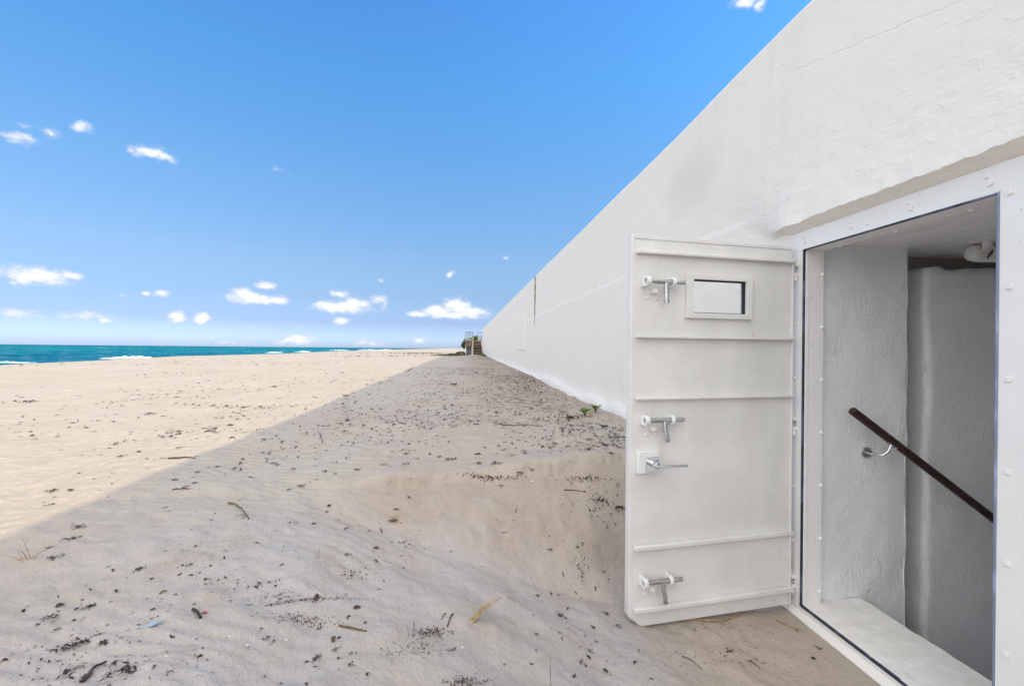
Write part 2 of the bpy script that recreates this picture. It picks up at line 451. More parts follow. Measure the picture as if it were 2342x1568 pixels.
def grid_quads(nx, ny):
    i = np.arange(nx * ny).reshape(ny, nx)
    return np.stack([i[:-1, :-1], i[:-1, 1:], i[1:, 1:], i[1:, :-1]], -1).reshape(-1, 4)
def lines(*segs):  # concatenated line positions, shared ends dropped
    out = [np.asarray(segs[0])]
    for s_ in segs[1:]: out.append(np.asarray(s_)[1:])
    return np.concatenate(out)

# ------------------------------------------------------------------ sand
xl = lines(-np.geomspace(400, 60, 12), -np.geomspace(60, 22, 26), -np.geomspace(22, 3.2, 150), np.linspace(-3.2, 1.8, 380), 1.8 + np.geomspace(.2, 300, 26) - .2)
yl = lines(-np.geomspace(60, .2, 40), np.linspace(-.2, .9, 30), np.linspace(.9, 4.6, 310), np.geomspace(4.6, 46, 300), np.geomspace(46, 5000, 90))
XX, YY = np.meshgrid(xl, yl)
ZZ = ground(XX, YY)
in_wall = (XX > 1.83) & (YY < 46)
ZZ = np.where(in_wall & (YY < 44), np.minimum(ZZ, -1.9) * 0 - 2.2, ZZ)
tm = pit_mask(XX, YY)
damp = ss(tm, .02, .25) * ss(tm, 1.0, .82) * ss(XX, -.75, -.35)
pale = ss(YY, 2.75, 2.0) * ss(XX, -2.0, -.7) * ss(XX, 1.25, .6)  # where the foreground's brightness is raised through the sand colour
litter = ss(YY, 3.6, 6.5) * ss(XX, -.5, .7) * ss(YY, 60, 20)
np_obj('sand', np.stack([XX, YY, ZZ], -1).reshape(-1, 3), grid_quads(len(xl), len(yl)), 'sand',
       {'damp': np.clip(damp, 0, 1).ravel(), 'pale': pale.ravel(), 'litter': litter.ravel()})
tag(bpy.data.objects['sand'], 'pale beige beach sand, half in the shadow of the white wall', None, None, 'structure')

# ------------------------------------------------------------------ sea and surf
SEA = -1.65
sx = lines(-np.geomspace(16000, 400, 60), -np.geomspace(400, 22, 260))
sy = lines(np.linspace(-800, -20, 40), np.linspace(-20, 420, 330), np.geomspace(420, 16000, 70))
SX, SY = np.meshgrid(sx, sy)
dist = np.hypot(SX, SY)
wamp = np.exp(-dist / 260)
SZ = SEA + wamp * (.32 * np.sin((SX * .95 + SY * .12 + 4 * vn(SX * .03, SY * .02, 91)) * 2 * math.pi / 13) * ss(vn(SX * .02, SY * .012, 93), -.5, .6) + .16 * fbm(SX * .22, SY * .09, 92, 3))
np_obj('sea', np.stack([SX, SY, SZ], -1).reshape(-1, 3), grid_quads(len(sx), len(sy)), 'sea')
tag(bpy.data.objects['sea'], 'choppy turquoise sea running to the horizon', None, None, 'structure')
def surf(u0, u1, v, h, label, seed):
    d0, d1 = ray(u0, v), ray(u1, v)
    t = (SEA - CZ) / d0[2]
    a = d0 * t; b = d1 * (t * d0[2] / d1[2])
    n, k = 60, 9
    V = []
    for i in range(n):
        s_ = i / (n - 1); e = (math.sin(math.pi * s_)) ** .5
        px, py = a[0] + (b[0] - a[0]) * s_, a[1] + (b[1] - a[1]) * s_
        hh = h * e * (.45 + .5 * abs(float(fbm(np.array(s_ * 4), np.array(seed * 1.), seed, 4))) + .12 * float(vn(np.array(s_ * 31), np.array(seed * 2.), seed)))
        for j in range(k):
            w = j / (k - 1); q = math.sin(math.pi * w)
            nx = (w - .5) * 3.2 + .25 * float(vn(np.array(i * .7), np.array(j * .9), seed + 5))
            V.append((px + nx, py, SEA - .15 + hh * q * (1 + .25 * float(vn(np.array(i * 1.1), np.array(j * 1.3), seed)))))
    o = np_obj('surf', np.array(V), grid_quads(k, n), 'foam')
    tag(o, label, None, None, 'structure')
surf(232, 372, 819.5, .75, 'long white breaker just beyond the crest of the sand', 3)
surf(608, 646, 806.5, .8, 'short white breaker farther along the shore', 4)
surf(672, 712, 804.3, .7, 'small breaker beside the short white one', 5)
surf(752, 800, 801., 1.0, 'thin line of surf toward the far beach', 6)
surf(815, 905, 799.8, 1.0, 'farthest white line of surf along the shore', 7)
surf(-60, 90, 829, .45, 'low foam washing up at the near shore', 8)

# ------------------------------------------------------------------ the sea wall with its passage
wall = empty('sea_wall', (1.67, 3.0, .0))
tag(wall, 'long tall white plastered sea wall running along the beach, with an open doorway', 'wall')
WL = Vector((1.67, 3.0, .0))
wp = empty  # parts below carry world positions; their objects are offset by the root
def wpart(mb, name, mat, parent=wall, bevel=0., **k):
    mb.v = [tuple(Vector(v) - WL) for v in mb.v]
    return mb.build(name, mat, parent, bevel, **k)
PY0, PY1, PZ0, PZ1 = 1.10, 2.195, -.12, 1.886    # hole in the plaster: the frame plate sits in it
def topz(y): return np.interp(y, [-12, 1, 3, 11, 43], [2.985, 2.975, 2.985, 3.05, 3.21]) + .005 * vn(y * 1.4, y * 0, 101)
def wall_x(y, z):
    b = np.full(np.broadcast(y, z).shape, 1.672)
    zl = PZ1 - .004
    zh = np.clip(z - zl, 0, 1.2)
    lip = ss(y, 2.40 + 1.9 * zh, 2.16 - .7 * zh)
    above = (z > zl - .004)
    prof = .055 * np.exp(-np.maximum(z - zl, 0) / .34) + .015
    b = b - np.where(above, lip * prof, 0.)
    b = b + .012 * lip * ss(z, 2.4, 2.9)
    # lower lift of plaster stands a little proud of the upper one
    st = 2.035 + .012 * vn(y * 1.2, y * 0, 111) - .012 * ss(y, 8, 30)
    b = b - .009 * ss(z, st + .014, st - .014) * ss(y, 2.35, 2.75)
    b = b + .010 * ss(z, st - .02, st + .5) * ss(y, 2.5, 4)
    # foot flares out towards the sand
    fl = .62 + .03 * vn(y * .9, y * 0, 112) + .03 * vn(y * 3.1, y * 0, 113)
    b = b - .045 * ss(z, fl + .22, fl - .12) * ss(y, 2.5, 3.4) - .03 * ss(z, fl + .10, fl) * ss(y, 2.6, 3.2)
    # expansion joints
    for yj, z0 in ((10.93, 1.86), (31.5, .2)):
        b = b + .05 * np.exp(-((y - yj) / .022) ** 4) * ss(z, z0, z0 + .04)
    b = b + .003 * fbm(y * 1.1, z * 1.3, 115, 3) + .0014 * fbm(y * 5, z * 6, 116, 3) * ss(y, 9, 4)
    b = b + .004 * np.abs(fbm(y * 11, z * 17, 118, 2)) * lip * ss(z, 2.3, 1.9) * above
    return b
wy = lines(np.linspace(-12, .6, 40), np.linspace(.6, PY0, 22), np.linspace(PY0, PY1, 90), np.linspace(PY1, 3.0, 62), np.geomspace(3.0, 10.85, 210), np.linspace(10.85, 11.01, 14), np.geomspace(11.01, 31.42, 110), np.linspace(31.42, 31.58, 10), np.geomspace(31.58, 43.2, 30))
zt = np.linspace(0, 1, 70)
wz0 = lines(np.linspace(-1.2, PZ0, 8), np.linspace(PZ0, PZ1, 110))
WY, WZ = np.meshgrid(wy, np.concatenate([wz0, PZ1 + (3 - PZ1) * zt[1:]]))
TZ = topz(WY)
up = WZ > PZ1
WZ = np.where(up, PZ1 + (WZ - PZ1) * (TZ - PZ1) / (3 - PZ1), WZ)
k1 = len(wz0) - 1
on_lip = (np.arange(WZ.shape[0])[:, None] == k1) & (WY >= PY0 - .001) & (WY <= PY1 + .001)
jag = .003 * np.maximum(vn(WY * 60, WY * 0, 124), -.2) + .005 * fbm(WY * 3, WY * 0, 121, 2) + .0035 * vn(WY * 37, WY * 0, 122) + .004 * vn(WY * 14, WY * 0, 123)
WZ = np.where(on_lip, WZ + jag, WZ)
WX = wall_x(WY, WZ)
WX = np.where(up[:, :] & (np.abs(WZ - TZ) < 1e-6), WX + .014, WX)     # worn top arris
ny_ = len(wy)
Q = grid_quads(ny_, WZ.shape[0])
cy = WY[:-1, :-1].ravel(); cyb = WY[:-1, 1:].ravel(); r_idx = np.repeat(np.arange(WZ.shape[0] - 1), ny_ - 1)
j0 = len(lines(np.linspace(-1.2, PZ0, 8))) - 1
hole = (cy > PY0 - .002) & (cyb < PY1 + .002) & (r_idx >= j0) & (r_idx < k1)
Q = Q[~hole]
V = np.stack([WX, WY, WZ], -1).reshape(-1, 3)
idx = np.arange(V.shape[0]).reshape(WZ.shape)
ca, cb = int(np.argmin(np.abs(wy - PY0))), int(np.argmin(np.abs(wy - PY1)))
loop = list(idx[j0:k1 + 1, cb]) + list(idx[k1, ca:cb][::-1]) + list(idx[j0:k1, ca][::-1])
extra, qs = [], []
base = len(V)
for i_, vi in enumerate(loop):
    p = V[vi].copy(); p[0] = max(1.715, p[0] + .02)
    if p[2] > PZ1 - .03: p[2] = PZ1 - .055
    extra.append(p)
    if i_: qs.append((loop[i_ - 1], loop[i_], base + i_, base + i_ - 1))
# top and back of the wall
tb = base + len(extra); nb = tb + ny_
topv = [(6.2, wy[i_], float(topz(wy[i_])) - .03) for i_ in range(ny_)]; botv = [(6.2, wy[i_], -1.2) for i_ in range(ny_)]
tr = idx[-1]
for i_ in range(ny_ - 1):
    qs.append((tr[i_], tr[i_ + 1], tb + i_ + 1, tb + i_)); qs.append((tb + i_, tb + i_ + 1, nb + i_ + 1, nb + i_))
V = np.vstack([V, np.array(extra), np.array(topv), np.array(botv)]) - np.array(WL)
o = np_obj('wall_face', V, np.vstack([Q, np.array(qs)]), 'plaster', parent=wall)
o.data.set_sharp_from_angle(angle=R(55))
wpart(MB().bx(1.66, 6.2, 43.2, 43.3, -1.2, 3.2), 'end_wall', 'plaster')
# raised blind panel in the lower lift
mb = MB(); mb.bx(1.646, 1.70, 12.75, 14.45, 1.262, 2.17)
wpart(mb, 'blind_panel', 'plaster', bevel=.012)
mb = MB(); mb.bx(1.633, 1.70, 12.60, 14.5, 1.232, 1.258)
wpart(mb, 'panel_ledge', 'plaster', bevel=.004)

mb = MB(); mb.bx(1.658, 1.72, 10.92, 10.94, 1.875, 3.02)
wpart(mb, 'expansion_joint', 'timber_grey', bevel=.004)

# passage behind the doorway
YI = 2.135
def rough_plane(o3, u3, v3, nu, nv, nrm, amp, sc_, seed, edge=0.):
    o3, u3, v3, nrm = map(np.asarray, (o3, u3, v3, nrm))
    a, b_ = np.meshgrid(np.linspace(0, 1, nu), np.linspace(0, 1, nv))
    lu, lv = np.linalg.norm(u3), np.linalg.norm(v3)
    hgt = amp * fbm(a * lu * sc_, b_ * lv * sc_, seed, 3)
    P = o3 + a[..., None] * u3 + b_[..., None] * v3 + hgt[..., None] * nrm
    if edge:
        je = edge * fbm(b_ * lv * 7, b_ * 0 + seed, seed + 3, 3) * (a > .999)
        P = P + je[..., None] * (u3 / lu)
    return P.reshape(-1, 3), grid_quads(nu, nv)
def join_np(*pq):
    vs, qs_, o_ = [], [], 0
    for p, q in pq: vs.append(p); qs_.append(q + o_); o_ += len(p)
    return np.vstack(vs), np.vstack(qs_)
ZF = -2.6
a1 = rough_plane((1.70, YI, ZF), (.573, 0, 0), (0, 0, 4.40), 33, 140, (0, -1, 0), .004, 7, 131, .010)
a2 = rough_plane((2.273, YI, ZF), (0, .17, 0), (0, 0, 4.40), 6, 60, (1, 0, 0), .004, 7, 132)
v_, q_ = join_np(a1, a2)
np_obj('jamb_wall', v_ - np.array(WL), q_, 'inner', parent=wall)
np_obj('recess_wall', *(lambda p, q: (p - np.array(WL), q))(*rough_plane((2.20, 2.305, ZF), (2.4, 0, 0), (0, 0, 4.5), 8, 8, (0, -1, 0), .003, 5, 133)), 'inner_shade', parent=wall)
# thick lining slab of the stair well: rounded near edge, ragged top
n1, n2 = 44, 120
zz_ = np.linspace(ZF, 1.70, n2); prof_ = []
for t_ in np.linspace(0, 1, 10): prof_.append((2.42, 2.30 - .105 * t_))
for t_ in np.linspace(0.1, 1, 7): prof_.append((2.42 + .030 * (1 - math.cos(t_ * math.pi / 2)), 2.195 - .030 * math.sin(t_ * math.pi / 2)))
for t_ in np.linspace(.04, 1, 27): prof_.append((2.45 + 2.0 * t_ ** 1.5, 2.165))
prof_ = np.array(prof_); n1 = len(prof_)
PX, PZg = np.meshgrid(prof_[:, 0], zz_); PYg = np.repeat(prof_[None, :, 1], n2, 0)
on_edge = np.exp(-((PX - 2.425) / .03) ** 2)
PX = PX + .008 * on_edge * fbm(PZg * 6, PZg * 0, 141, 3); PYg = PYg + .006 * fbm(PX * 4, PZg * 4, 142, 3)
lastr = np.zeros((n2, 1)); lastr[-1] = 1
PZg = PZg + lastr * .010 * fbm(PX * 9, PX * 0, 143, 3)
V = np.stack([PX, PYg, PZg], -1).reshape(-1, 3); Qp = grid_quads(n1, n2)
topb = V[-n1:].copy(); topb[:, 1] = 2.306
V = np.vstack([V, topb]); i0 = (n2 - 1) * n1; i1 = n2 * n1
Qp = np.vstack([Qp, np.array([(i0 + k, i0 + k + 1, i1 + k + 1, i1 + k) for k in range(n1 - 1)])])
np_obj('lining_slab', V - np.array(WL), Qp, 'inner', parent=wall)
pc = rough_plane((1.70, 1.0, 1.79), (3.0, 0, 0), (0, 1.4, 0), 60, 30, (0, 0, 1), .004, 6, 151)
np_obj('passage_ceiling', pc[0] - np.array(WL), pc[1], 'ceiling', parent=wall)
mb = MB(); mb.bx(1.72, 4.5, 1.16, 1.235, ZF, 1.80); wpart(mb, 'near_wall', 'inner')
mb = MB(); mb.bx(4.42, 4.55, 1.2, 2.5, ZF, 1.80); wpart(mb, 'end_panel', 'inner')
mb = MB(); mb.bx(1.70, 1.76, 1.16, 2.14, ZF, -.06); wpart(mb, 'riser', 'inner')
for k in range(10):
    mb = MB(); mb.bx(2.03 + .27 * k, 2.31 + .27 * k, 1.236, 2.16, ZF, -.19 * (k + 1) - .02)
    wpart(mb, 'stair', 'inner')
# sill
a, b_ = np.meshgrid(np.linspace(1.668, 2.015, 26), np.linspace(1.17, 2.132, 60))
edge_ = (a > 2.014) * (.010 * fbm(b_ * 6, b_ * 0, 161, 3) - .035 * ss(b_, 1.62, 1.2) * 0)
zs_ = .004 + .0022 * fbm(a * 8, b_ * 8, 162, 3)
V = np.stack([a + edge_, b_, zs_], -1).reshape(-1, 3); q_ = grid_quads(26, 60)
bk = V.reshape(60, 26, 3)[:, -1].copy(); bk[:, 2] = -.19; fr_ = V.reshape(60, 26, 3)[:, 0].copy(); fr_[:, 2] = -.03
o_ = len(V); V = np.vstack([V, bk, fr_])
ii = np.arange(60 * 26).reshape(60, 26)
q_ = np.vstack([q_, [(ii[k, -1], o_ + k, o_ + k + 1, ii[k + 1, -1]) for k in range(59)], [(ii[k, 0], ii[k + 1, 0], o_ + 60 + k + 1, o_ + 60 + k) for k in range(59)]])
np_obj('door_sill', V - np.array(WL), q_, 'sill', parent=wall).data.set_sharp_from_angle(angle=R(50))

# steel frame of the doorway
O0, O1, OZ0, OZ1 = 1.265, 2.098, -.002, 1.761
FX = 1.664
frame = empty('door_frame', (0, 0, 0)); frame.parent = wall
def fpart(mb, name, mat, bevel=0., parent=frame, **k):
    mb.v = [tuple(Vector(v) - WL) for v in mb.v]
    return mb.build(name, mat, parent, bevel, **k)
mb = MB()
yy = [1.10, O0, O1, 2.192]; zz2 = [-.045, OZ0, OZ1, 1.853]
def pv(y, z, x=FX): return (x, y, z)
vs = [pv(y, z) for z in zz2 for y in yy] + [pv(y, z, 1.70) for z in zz2 for y in yy]
fs = []
for r_ in range(3):
    for c_ in range(3):
        if r_ == 1 and c_ == 1: continue
        i_ = r_ * 4 + c_; fs.append((i_, i_ + 4, i_ + 5, i_ + 1))
fs += [(0, 1, 17, 16), (1, 2, 18, 17), (2, 3, 19, 18), (3, 7, 23, 19), (7, 11, 27, 23), (11, 15, 31, 27), (15, 14, 30, 31), (14, 13, 29, 30), (13, 12, 28, 29),
       (5, 6, 22, 21), (6, 10, 26, 22), (10, 9, 25, 26), (9, 5, 21, 25)]
mb.add(vs, fs)
fpart(mb, 'frame_plate', 'frame_paint', .003)
mb = MB(); mb.bx(1.672, 1.772, O1 - .004, O1 + .040, .006, OZ1 + .01)          # return on the hinge side
mb.bx(1.672, 1.69, O1 - .0075, O1 - .0045, .006, OZ1 - .006)
mb.bx(1.672, 1.775, O0 - .03, O1 - .0045, OZ1 - .004, OZ1 + .02)               # return under the head
mb.bx(1.672, 1.775, O0 - .03, O0 + .003, .006, OZ1 - .0045)
fpart(mb, 'frame_lining', 'frame_paint', .002)
mb = MB(); g_ = .0075
mb.bx(FX - .004, FX + .010, O1 - .0055, O1 + .0005, OZ0, OZ1); mb.bx(FX - .004, FX + .010, O0 - .001, O0 + .0065, OZ0, OZ1)
mb.bx(FX - .0037, FX + .0097, O0 + .0085, O1 - .0055, OZ1 - .0055, OZ1 + .0005); mb.bx(FX - .0037, FX + .0097, O0 + .0085, O1 - .0055, OZ0 - .003, OZ0 + .0075)
fpart(mb, 'gasket', 'gasket', .002)
mb = MB(); mb.prism([(FX - .03, -.052), (FX - .028, -.046), (FX - .001, -.020), (FX - .001, -.052)], 1.13, 2.19, lambda a, b, h: (a, h, b))
fpart(mb, 'threshold_bar', 'frame_paint', .003)
def bolt(y, z, square):
    mb = MB()
    if square:
        a = R(random.uniform(30, 60)); r_ = .0085
        poly = [(y + r_ * math.cos(a + k * math.pi / 2) * 1.2, z + r_ * math.sin(a + k * math.pi / 2) * 1.2) for k in range(4)]
        mb.prism(poly, FX, FX - .0065, lambda p, q, h: (h, p, q))
    else: mb.dome((FX, y, z), (-1, 0, 0), .008, .0065, 10, 3)
    fpart(mb, 'bolt', 'frame_paint', .0015 if square else 0.)
for y in (2.085, 1.817, 1.550, 1.289):
    bolt(y + .01, 1.822, False); bolt(y, 1.797, True)
bolt(1.735, 1.790, False)
for z in (1.66, 1.40, 1.125, .85, .575, .30, .06): bolt(2.152, z, True)
for z in (1.74, 1.45, 1.165, .88, .60, .32, .06): bolt(1.235, z + .01, True)
for k in range(7):                                                             # domed rivets on the lining
    z = 1.64 - .262 * k
    mb = MB(); mb.dome((1.765, O1 - .004, z), (0, -1, 0), .0095, .010, 10, 3); fpart(mb, 'rivet', 'frame_paint')
for y in (1.98, 1.70, 1.42):
    mb = MB(); mb.dome((1.757, y, OZ1 - .004), (0, 0, -1), .010, .009, 10, 3); fpart(mb, 'rivet', 'frame_paint')
for k in range(12):
    mb = MB(); mb.dome((1.683, O1 - .0075, 1.68 - .148 * k), (0, -1, 0), .005, .003, 8, 2); fpart(mb, 'screw', 'frame_paint')

# ------------------------------------------------------------------ the door
door = empty('steel_door', (1.636, 2.137, 0.), math.atan2(-.137, -.9906))
tag(door, 'heavy grey-white steel door with a small window, swung wide open from the doorway', 'door')
T = .04
def cells_plate(polys, y0, y1):
    """faces that share corners in the (s, z) plane, thickened from y0 to y1"""
    vid, vs = {}, []
    def g(p):
        p = (round(p[0], 5), round(p[1], 5))
        if p not in vid: vid[p] = len(vs); vs.append(p)
        return vid[p]
    fs = [[g(p) for p in poly] for poly in polys]
    n = len(vs); es = {}
    for f in fs:
        for a, b in zip(f, f[1:] + f[:1]):
            if (b, a) in es: del es[(b, a)]
            else: es[(a, b)] = 1
    V = [(s_, y1, z) for s_, z in vs] + [(s_, y0, z) for s_, z in vs]
    Fc = [tuple(f) for f in fs] + [tuple(i + n for i in reversed(f)) for f in fs] + [(b, a, a + n, b + n) for a, b in es]
    return MB().add(V, Fc)
W_, B0, B1 = .891, -.018, 1.784
sl = [0., .279, .576, W_]; zl = [B0, 1.431, 1.594, B1]
polys = []
for r_ in range(3):
    for c_ in range(3):
        if r_ == 1 and c_ == 1: continue
        q = [(sl[c_], zl[r_]), (sl[c_], zl[r_ + 1]), (sl[c_ + 1], zl[r_ + 1]), (sl[c_ + 1], zl[r_])]
        if r_ == 0 and c_ == 2: q = [(sl[2], zl[0]), (sl[2], zl[1]), (W_, zl[1]), (W_, B0 + .062), (W_ - .004, B0 + .050), (W_ - .056, B0 + .006), (W_ - .068, B0)]
        polys.append(q)
cells_plate(polys, -T, 0.).build('door_panel', 'door_paint', door, .004, 3)
# flanges and battens
for z, h in ((1.703, .014), (1.317, .013), (1.034, .013), (.351, .020), (.067, .020)):
    mb = MB(); mb.bx(.002, .870, .001, .026, z - h / 2, z + h / 2); mb.build('batten', 'door_paint', door, .003, 2)
mb = MB(); mb.bx(.0015, .010, .001, .012, B0 + .01, 1.694); mb.build('edge_strip', 'door_paint', door, .002)
mb = MB(); mb.bx(.003, .878, .001, .0035, 1.766, 1.782); mb.build('top_strip', 'door_paint', door, .001)
mb = MB(); mb.bx(.6135, .6160, .0006, .0016, 1.325, 1.405); mb.build('seam', 'door_paint', door)
# window
wf = empty('door_window', (0, 0, 0)); wf.parent = door
def ring_polys(s0, s1, z0, z1, a0, a1, b0, b1):
    S, Z = [s0, a0, a1, s1], [z0, b0, b1, z1]
    return [[(S[c], Z[r]), (S[c], Z[r + 1]), (S[c + 1], Z[r + 1]), (S[c + 1], Z[r])] for r in range(3) for c in range(3) if not (r == 1 and c == 1)]
cells_plate(ring_polys(.248, .613, 1.4075, 1.617, .281, .575, 1.433, 1.592), .0012, .016).build('window_frame', 'door_paint', wf, .002)
cells_plate(ring_polys(.2795, .5755, 1.4315, 1.5935, .2855, .5705, 1.4370, 1.5865), -.016, .0005).build('window_seal', 'charred', wf)
mb = MB(); mb.bx(.284, .572, -.030, -.022, 1.4355, 1.588); mb.build('pane', 'glass', wf)
# sliding bolts
def slide_bolt(z, tilt):
    e = empty('slide_bolt', (0, 0, z)); e.parent = door
    yb = .040
    mb = MB(); pts = [(.838, yb, 0)] + [(.838 - .196 * k / 6, yb, 0) for k in range(1, 7)] + [(.640, yb, 0)]
    mb.tube(pts, [.0105] * 7 + [.0085], 14); mb.build('rod', 'steel', e)
    mb = MB(); mb.tube([(.738, yb, -.004), (.738 + .003, yb + .004, -.03), (.735 - tilt, yb + .010, -.098)], [.0105, .0105, .0105], 14)
    mb.build('bolt_handle', 'steel', e)
    for s_, w in ((.832, .020), (.703, .017)):
        mb = MB(); n = 22
        out = [(yb + .0215 * math.cos(2 * math.pi * k / n), .0235 * math.sin(2 * math.pi * k / n)) for k in range(n)]
        inn = [(yb + .0125 * math.cos(2 * math.pi * k / n), .0125 * math.sin(2 * math.pi * k / n)) for k in range(n)]
        x0, x1 = s_ - w / 2, s_ + w / 2
        vs = [(x0, *p) for p in out] + [(x1, *p) for p in out] + [(x0, *p) for p in inn] + [(x1, *p) for p in inn]
        fs = []
        for k in range(n):
            j = (k + 1) % n
            fs += [(k, j, n + j, n + k), (2 * n + k, 3 * n + k, 3 * n + j, 2 * n + j), (k, 2 * n + k, 2 * n + j, j), (n + k, n + j, 3 * n + j, 3 * n + k)]
        mb.add(vs, fs); mb.bx(x0 + .001, x1 - .001, .0005, yb - .0125, -.0215, .0215)
        mb.build('guide_ring', 'white_fitting', e, .002)
    mb = MB(); mb.bx(.770, .796, .0005, .030, -.052, -.030); mb.build('bolt_stop', 'white_fitting', e, .005)
    for s_ in (.812, .760):
        mb = MB(); mb.dome((s_, .0, -.072), (0, 1, 0), .0085, .005, 10, 3); mb.build('screw_head', 'door_paint', e)
for z, t in ((1.567, -.004), (.936, .006), (.202, .004)): slide_bolt(z, t)
# lock box with lever
lb = empty('lock_box', (0, 0, 0)); lb.parent = door
mb = MB(); mb.bx(.755, .862, .0005, .030, .694, .794); mb.build('lock_case', 'white_fitting', lb, .003)
mb = MB(); mb.bx(.766, .829, .0305, .038, .705, .770); mb.build('rose', 'chrome', lb, .0015)
mb = MB(); mb.tube([(.797, .038, .742), (.797, .062, .740), (.795, .078, .738)], [.0165, .0150, .0145], 20)
mb.build('spindle', 'chrome', lb, .002)
mb = MB(); mb.tube([(.806, .074, .737), (.780, .079, .737), (.72, .080, .735), (.650, .080, .734)], [.011, .010, .0095, .0090], 14, True, .75)
mb.build('lever', 'chrome', lb)
# hinges
for z in (1.668, .893, .100):
    h = empty('hinge', (0, 0, z)); h.parent = door
    mb = MB()
    for dz in (-.034, .034): mb.tube([(-.008, -.006, dz - .020), (-.008, -.006, dz + .020)], .0105, 14)
    mb.bx(-.058, -.004, -.012, .012, .016, .030); mb.bx(-.058, -.004, -.012, .012, -.032, -.018); mb.bx(-.02, -.003, -.012, .010, -.058, -.0325)
    mb.build('hinge_leaf', 'white_fitting', h, .0015)
    mb = MB(); mb.tube([(-.008, -.006, -.013), (-.008, -.006, .013)], .0115, 14); mb.bx(-.052, -.010, -.010, .002, -.010, .008)
    mb.build('knuckle', 'steel', h, .001)

# ------------------------------------------------------------------ inside: handrail, pipe
hr = empty('handrail', (2.3, 2.06, .7))
tag(hr, 'dark brown round handrail sloping down along the passage wall', 'handrail')
HL = Vector((2.3, 2.06, .7))
p0, p1 = Vector((1.885, 2.045, .970)), Vector((3.6, 2.045, .970 - .70 * 1.715))
mb = MB(); dd = (p1 - p0).normalized()
mb.tube([p0, p0 + dd * .003, p1 - dd * .003, p1], [.017, .0195, .0195, .017], 20)
mb.v = [tuple(Vector(v) - HL) for v in mb.v]; mb.build('rail', 'rail_brown', hr)
def bracket(px):
    zr = .970 - .70 * (px + .055 - 1.885)
    e = empty('bracket', (0, 0, 0)); e.parent = hr
    mb = MB(); mb.tube([(px, YI + .001, zr - .075), (px, YI - .008, zr - .075)], .027, 22)
    for dz in (-.016, .016): mb.dome((px + .004, YI - .008, zr - .075 + dz), (0, -1, 0), .0045, .002, 8, 2)
    mb.v = [tuple(Vector(v) - HL) for v in mb.v]; mb.build('wall_plate', 'steel', e, .0015)
    mb = MB()
    pts = [(px, YI - .008, zr - .075), (px + .005, YI - .055, zr - .077), (px + .02, YI - .080, zr - .071), (px + .04, 2.048, zr - .050), (px + .052, 2.045, zr - .018)]
    mb.tube(pts, .0062, 12); mb.v = [tuple(Vector(v) - HL) for v in mb.v]; mb.build('arm', 'chrome', e)
    mb = MB(); r3 = Matrix.Rotation(math.atan(.70), 3, 'Y')
    mb.box((px + .055, 2.045, zr - .021), (.055, .022, .005), r3); mb.v = [tuple(Vector(v) - HL) for v in mb.v]; mb.build('saddle', 'steel', e)
bracket(2.047); bracket(3.1)
pp = empty('drain_pipe', (2.5, 1.97, 1.70)); PL = Vector((2.5, 1.97, 1.70))
tag(pp, 'white rounded pipe end under the ceiling of the passage', 'pipe')
mb = MB(); mb.tube([(2.448, 1.99, 1.748), (2.453, 1.99, 1.747), (2.466, 1.99, 1.746), (2.49, 1.99, 1.745), (2.52, 1.988, 1.744), (2.9, 1.95, 1.744), (3.6, 1.95, 1.744)],
                   [.012, .026, .037, .0405, .0415, .0415, .0415], 24)
mb.v = [tuple(Vector(v) - PL) for v in mb.v]; mb.build('pipe', 'white_fitting', pp)
mb = MB(); mb.tube([(2.475, 1.93, 1.79), (2.475, 1.93, 1.745)], [.019, .019], 18)
mb.v = [tuple(Vector(v) - PL) for v in mb.v]; mb.build('pipe_socket', 'white_fitting', pp, .002)
mb = MB(); rr = Euler((R(-62), R(24), R(38))).to_matrix(); bc = Vector((2.455, 1.915, 1.728))
for (c_, d_) in (((-.017, 0, 0), (.003, .040, .02)), ((.017, 0, 0), (.003, .040, .02)), ((0, -.0185, 0), (.0308, .003, .02)), ((0, .0185, 0), (.0308, .003, .02))):
    mb.box(bc + rr @ Vector(c_), d_, rr)
mb.v = [tuple(Vector(v) - PL) for v in mb.v]; mb.build('open_bracket', 'timber_pale', pp)
mb = MB(); mb.box(bc + rr @ Vector((0, 0, -.0115)), (.034, .037, .002), rr)
mb.v = [tuple(Vector(v) - PL) for v in mb.v]; mb.build('bracket_back', 'rail_brown', pp)

# ------------------------------------------------------------------ far end of the wall: steps, platform, shrubs
YS = 43.0
st = empty('wooden_staircase', (1.2, YS, .70))
tag(st, 'weathered wooden steps climbing beside the far end of the white wall', 'stairs')
SL = Vector((1.2, YS, .70))
def sp(mb, name, mat, parent, L, bevel=.004):
    mb.v = [tuple(Vector(v) - L) for v in mb.v]; return mb.build(name, mat, parent, bevel)
for k in range(9):
    z = .72 + .148 * k; y = YS + .27 * k
    mb = MB(); mb.bx(.80, 1.56, y, y + .29, z + .108, z + .148); sp(mb, 'tread', 'timber_tread', st, SL)
    mb = MB(); mb.bx(.80, 1.56, y + .22, y + .25, z - .04, z + .107); sp(mb, 'riser', 'twig_dark', st, SL)
for x0 in (.72, 1.565):
    mb = MB(); mb.prism([(YS - .08, .45), (YS - .08, .95), (YS + 2.6, 2.10), (YS + 2.6, 1.45)], x0, x0 + .075, lambda a, b, h: (h, a, b)); sp(mb, 'stringer', 'timber_grey', st, SL)
mb = MB(); mb.bx(.64, .73, YS - .12, YS - .03, .4, 1.98); sp(mb, 'newel_post', 'timber_pale', st, SL)
pl = empty('lookout_platform', (.35, YS + .6, .7)); LL = Vector((.35, YS + .6, .7))
tag(pl, 'small raised lookout platform with a railing left of the wooden steps', 'platform')
mb = MB(); mb.bx(-.02, .70, YS + .05, YS + 2.6, 1.42, 2.03)
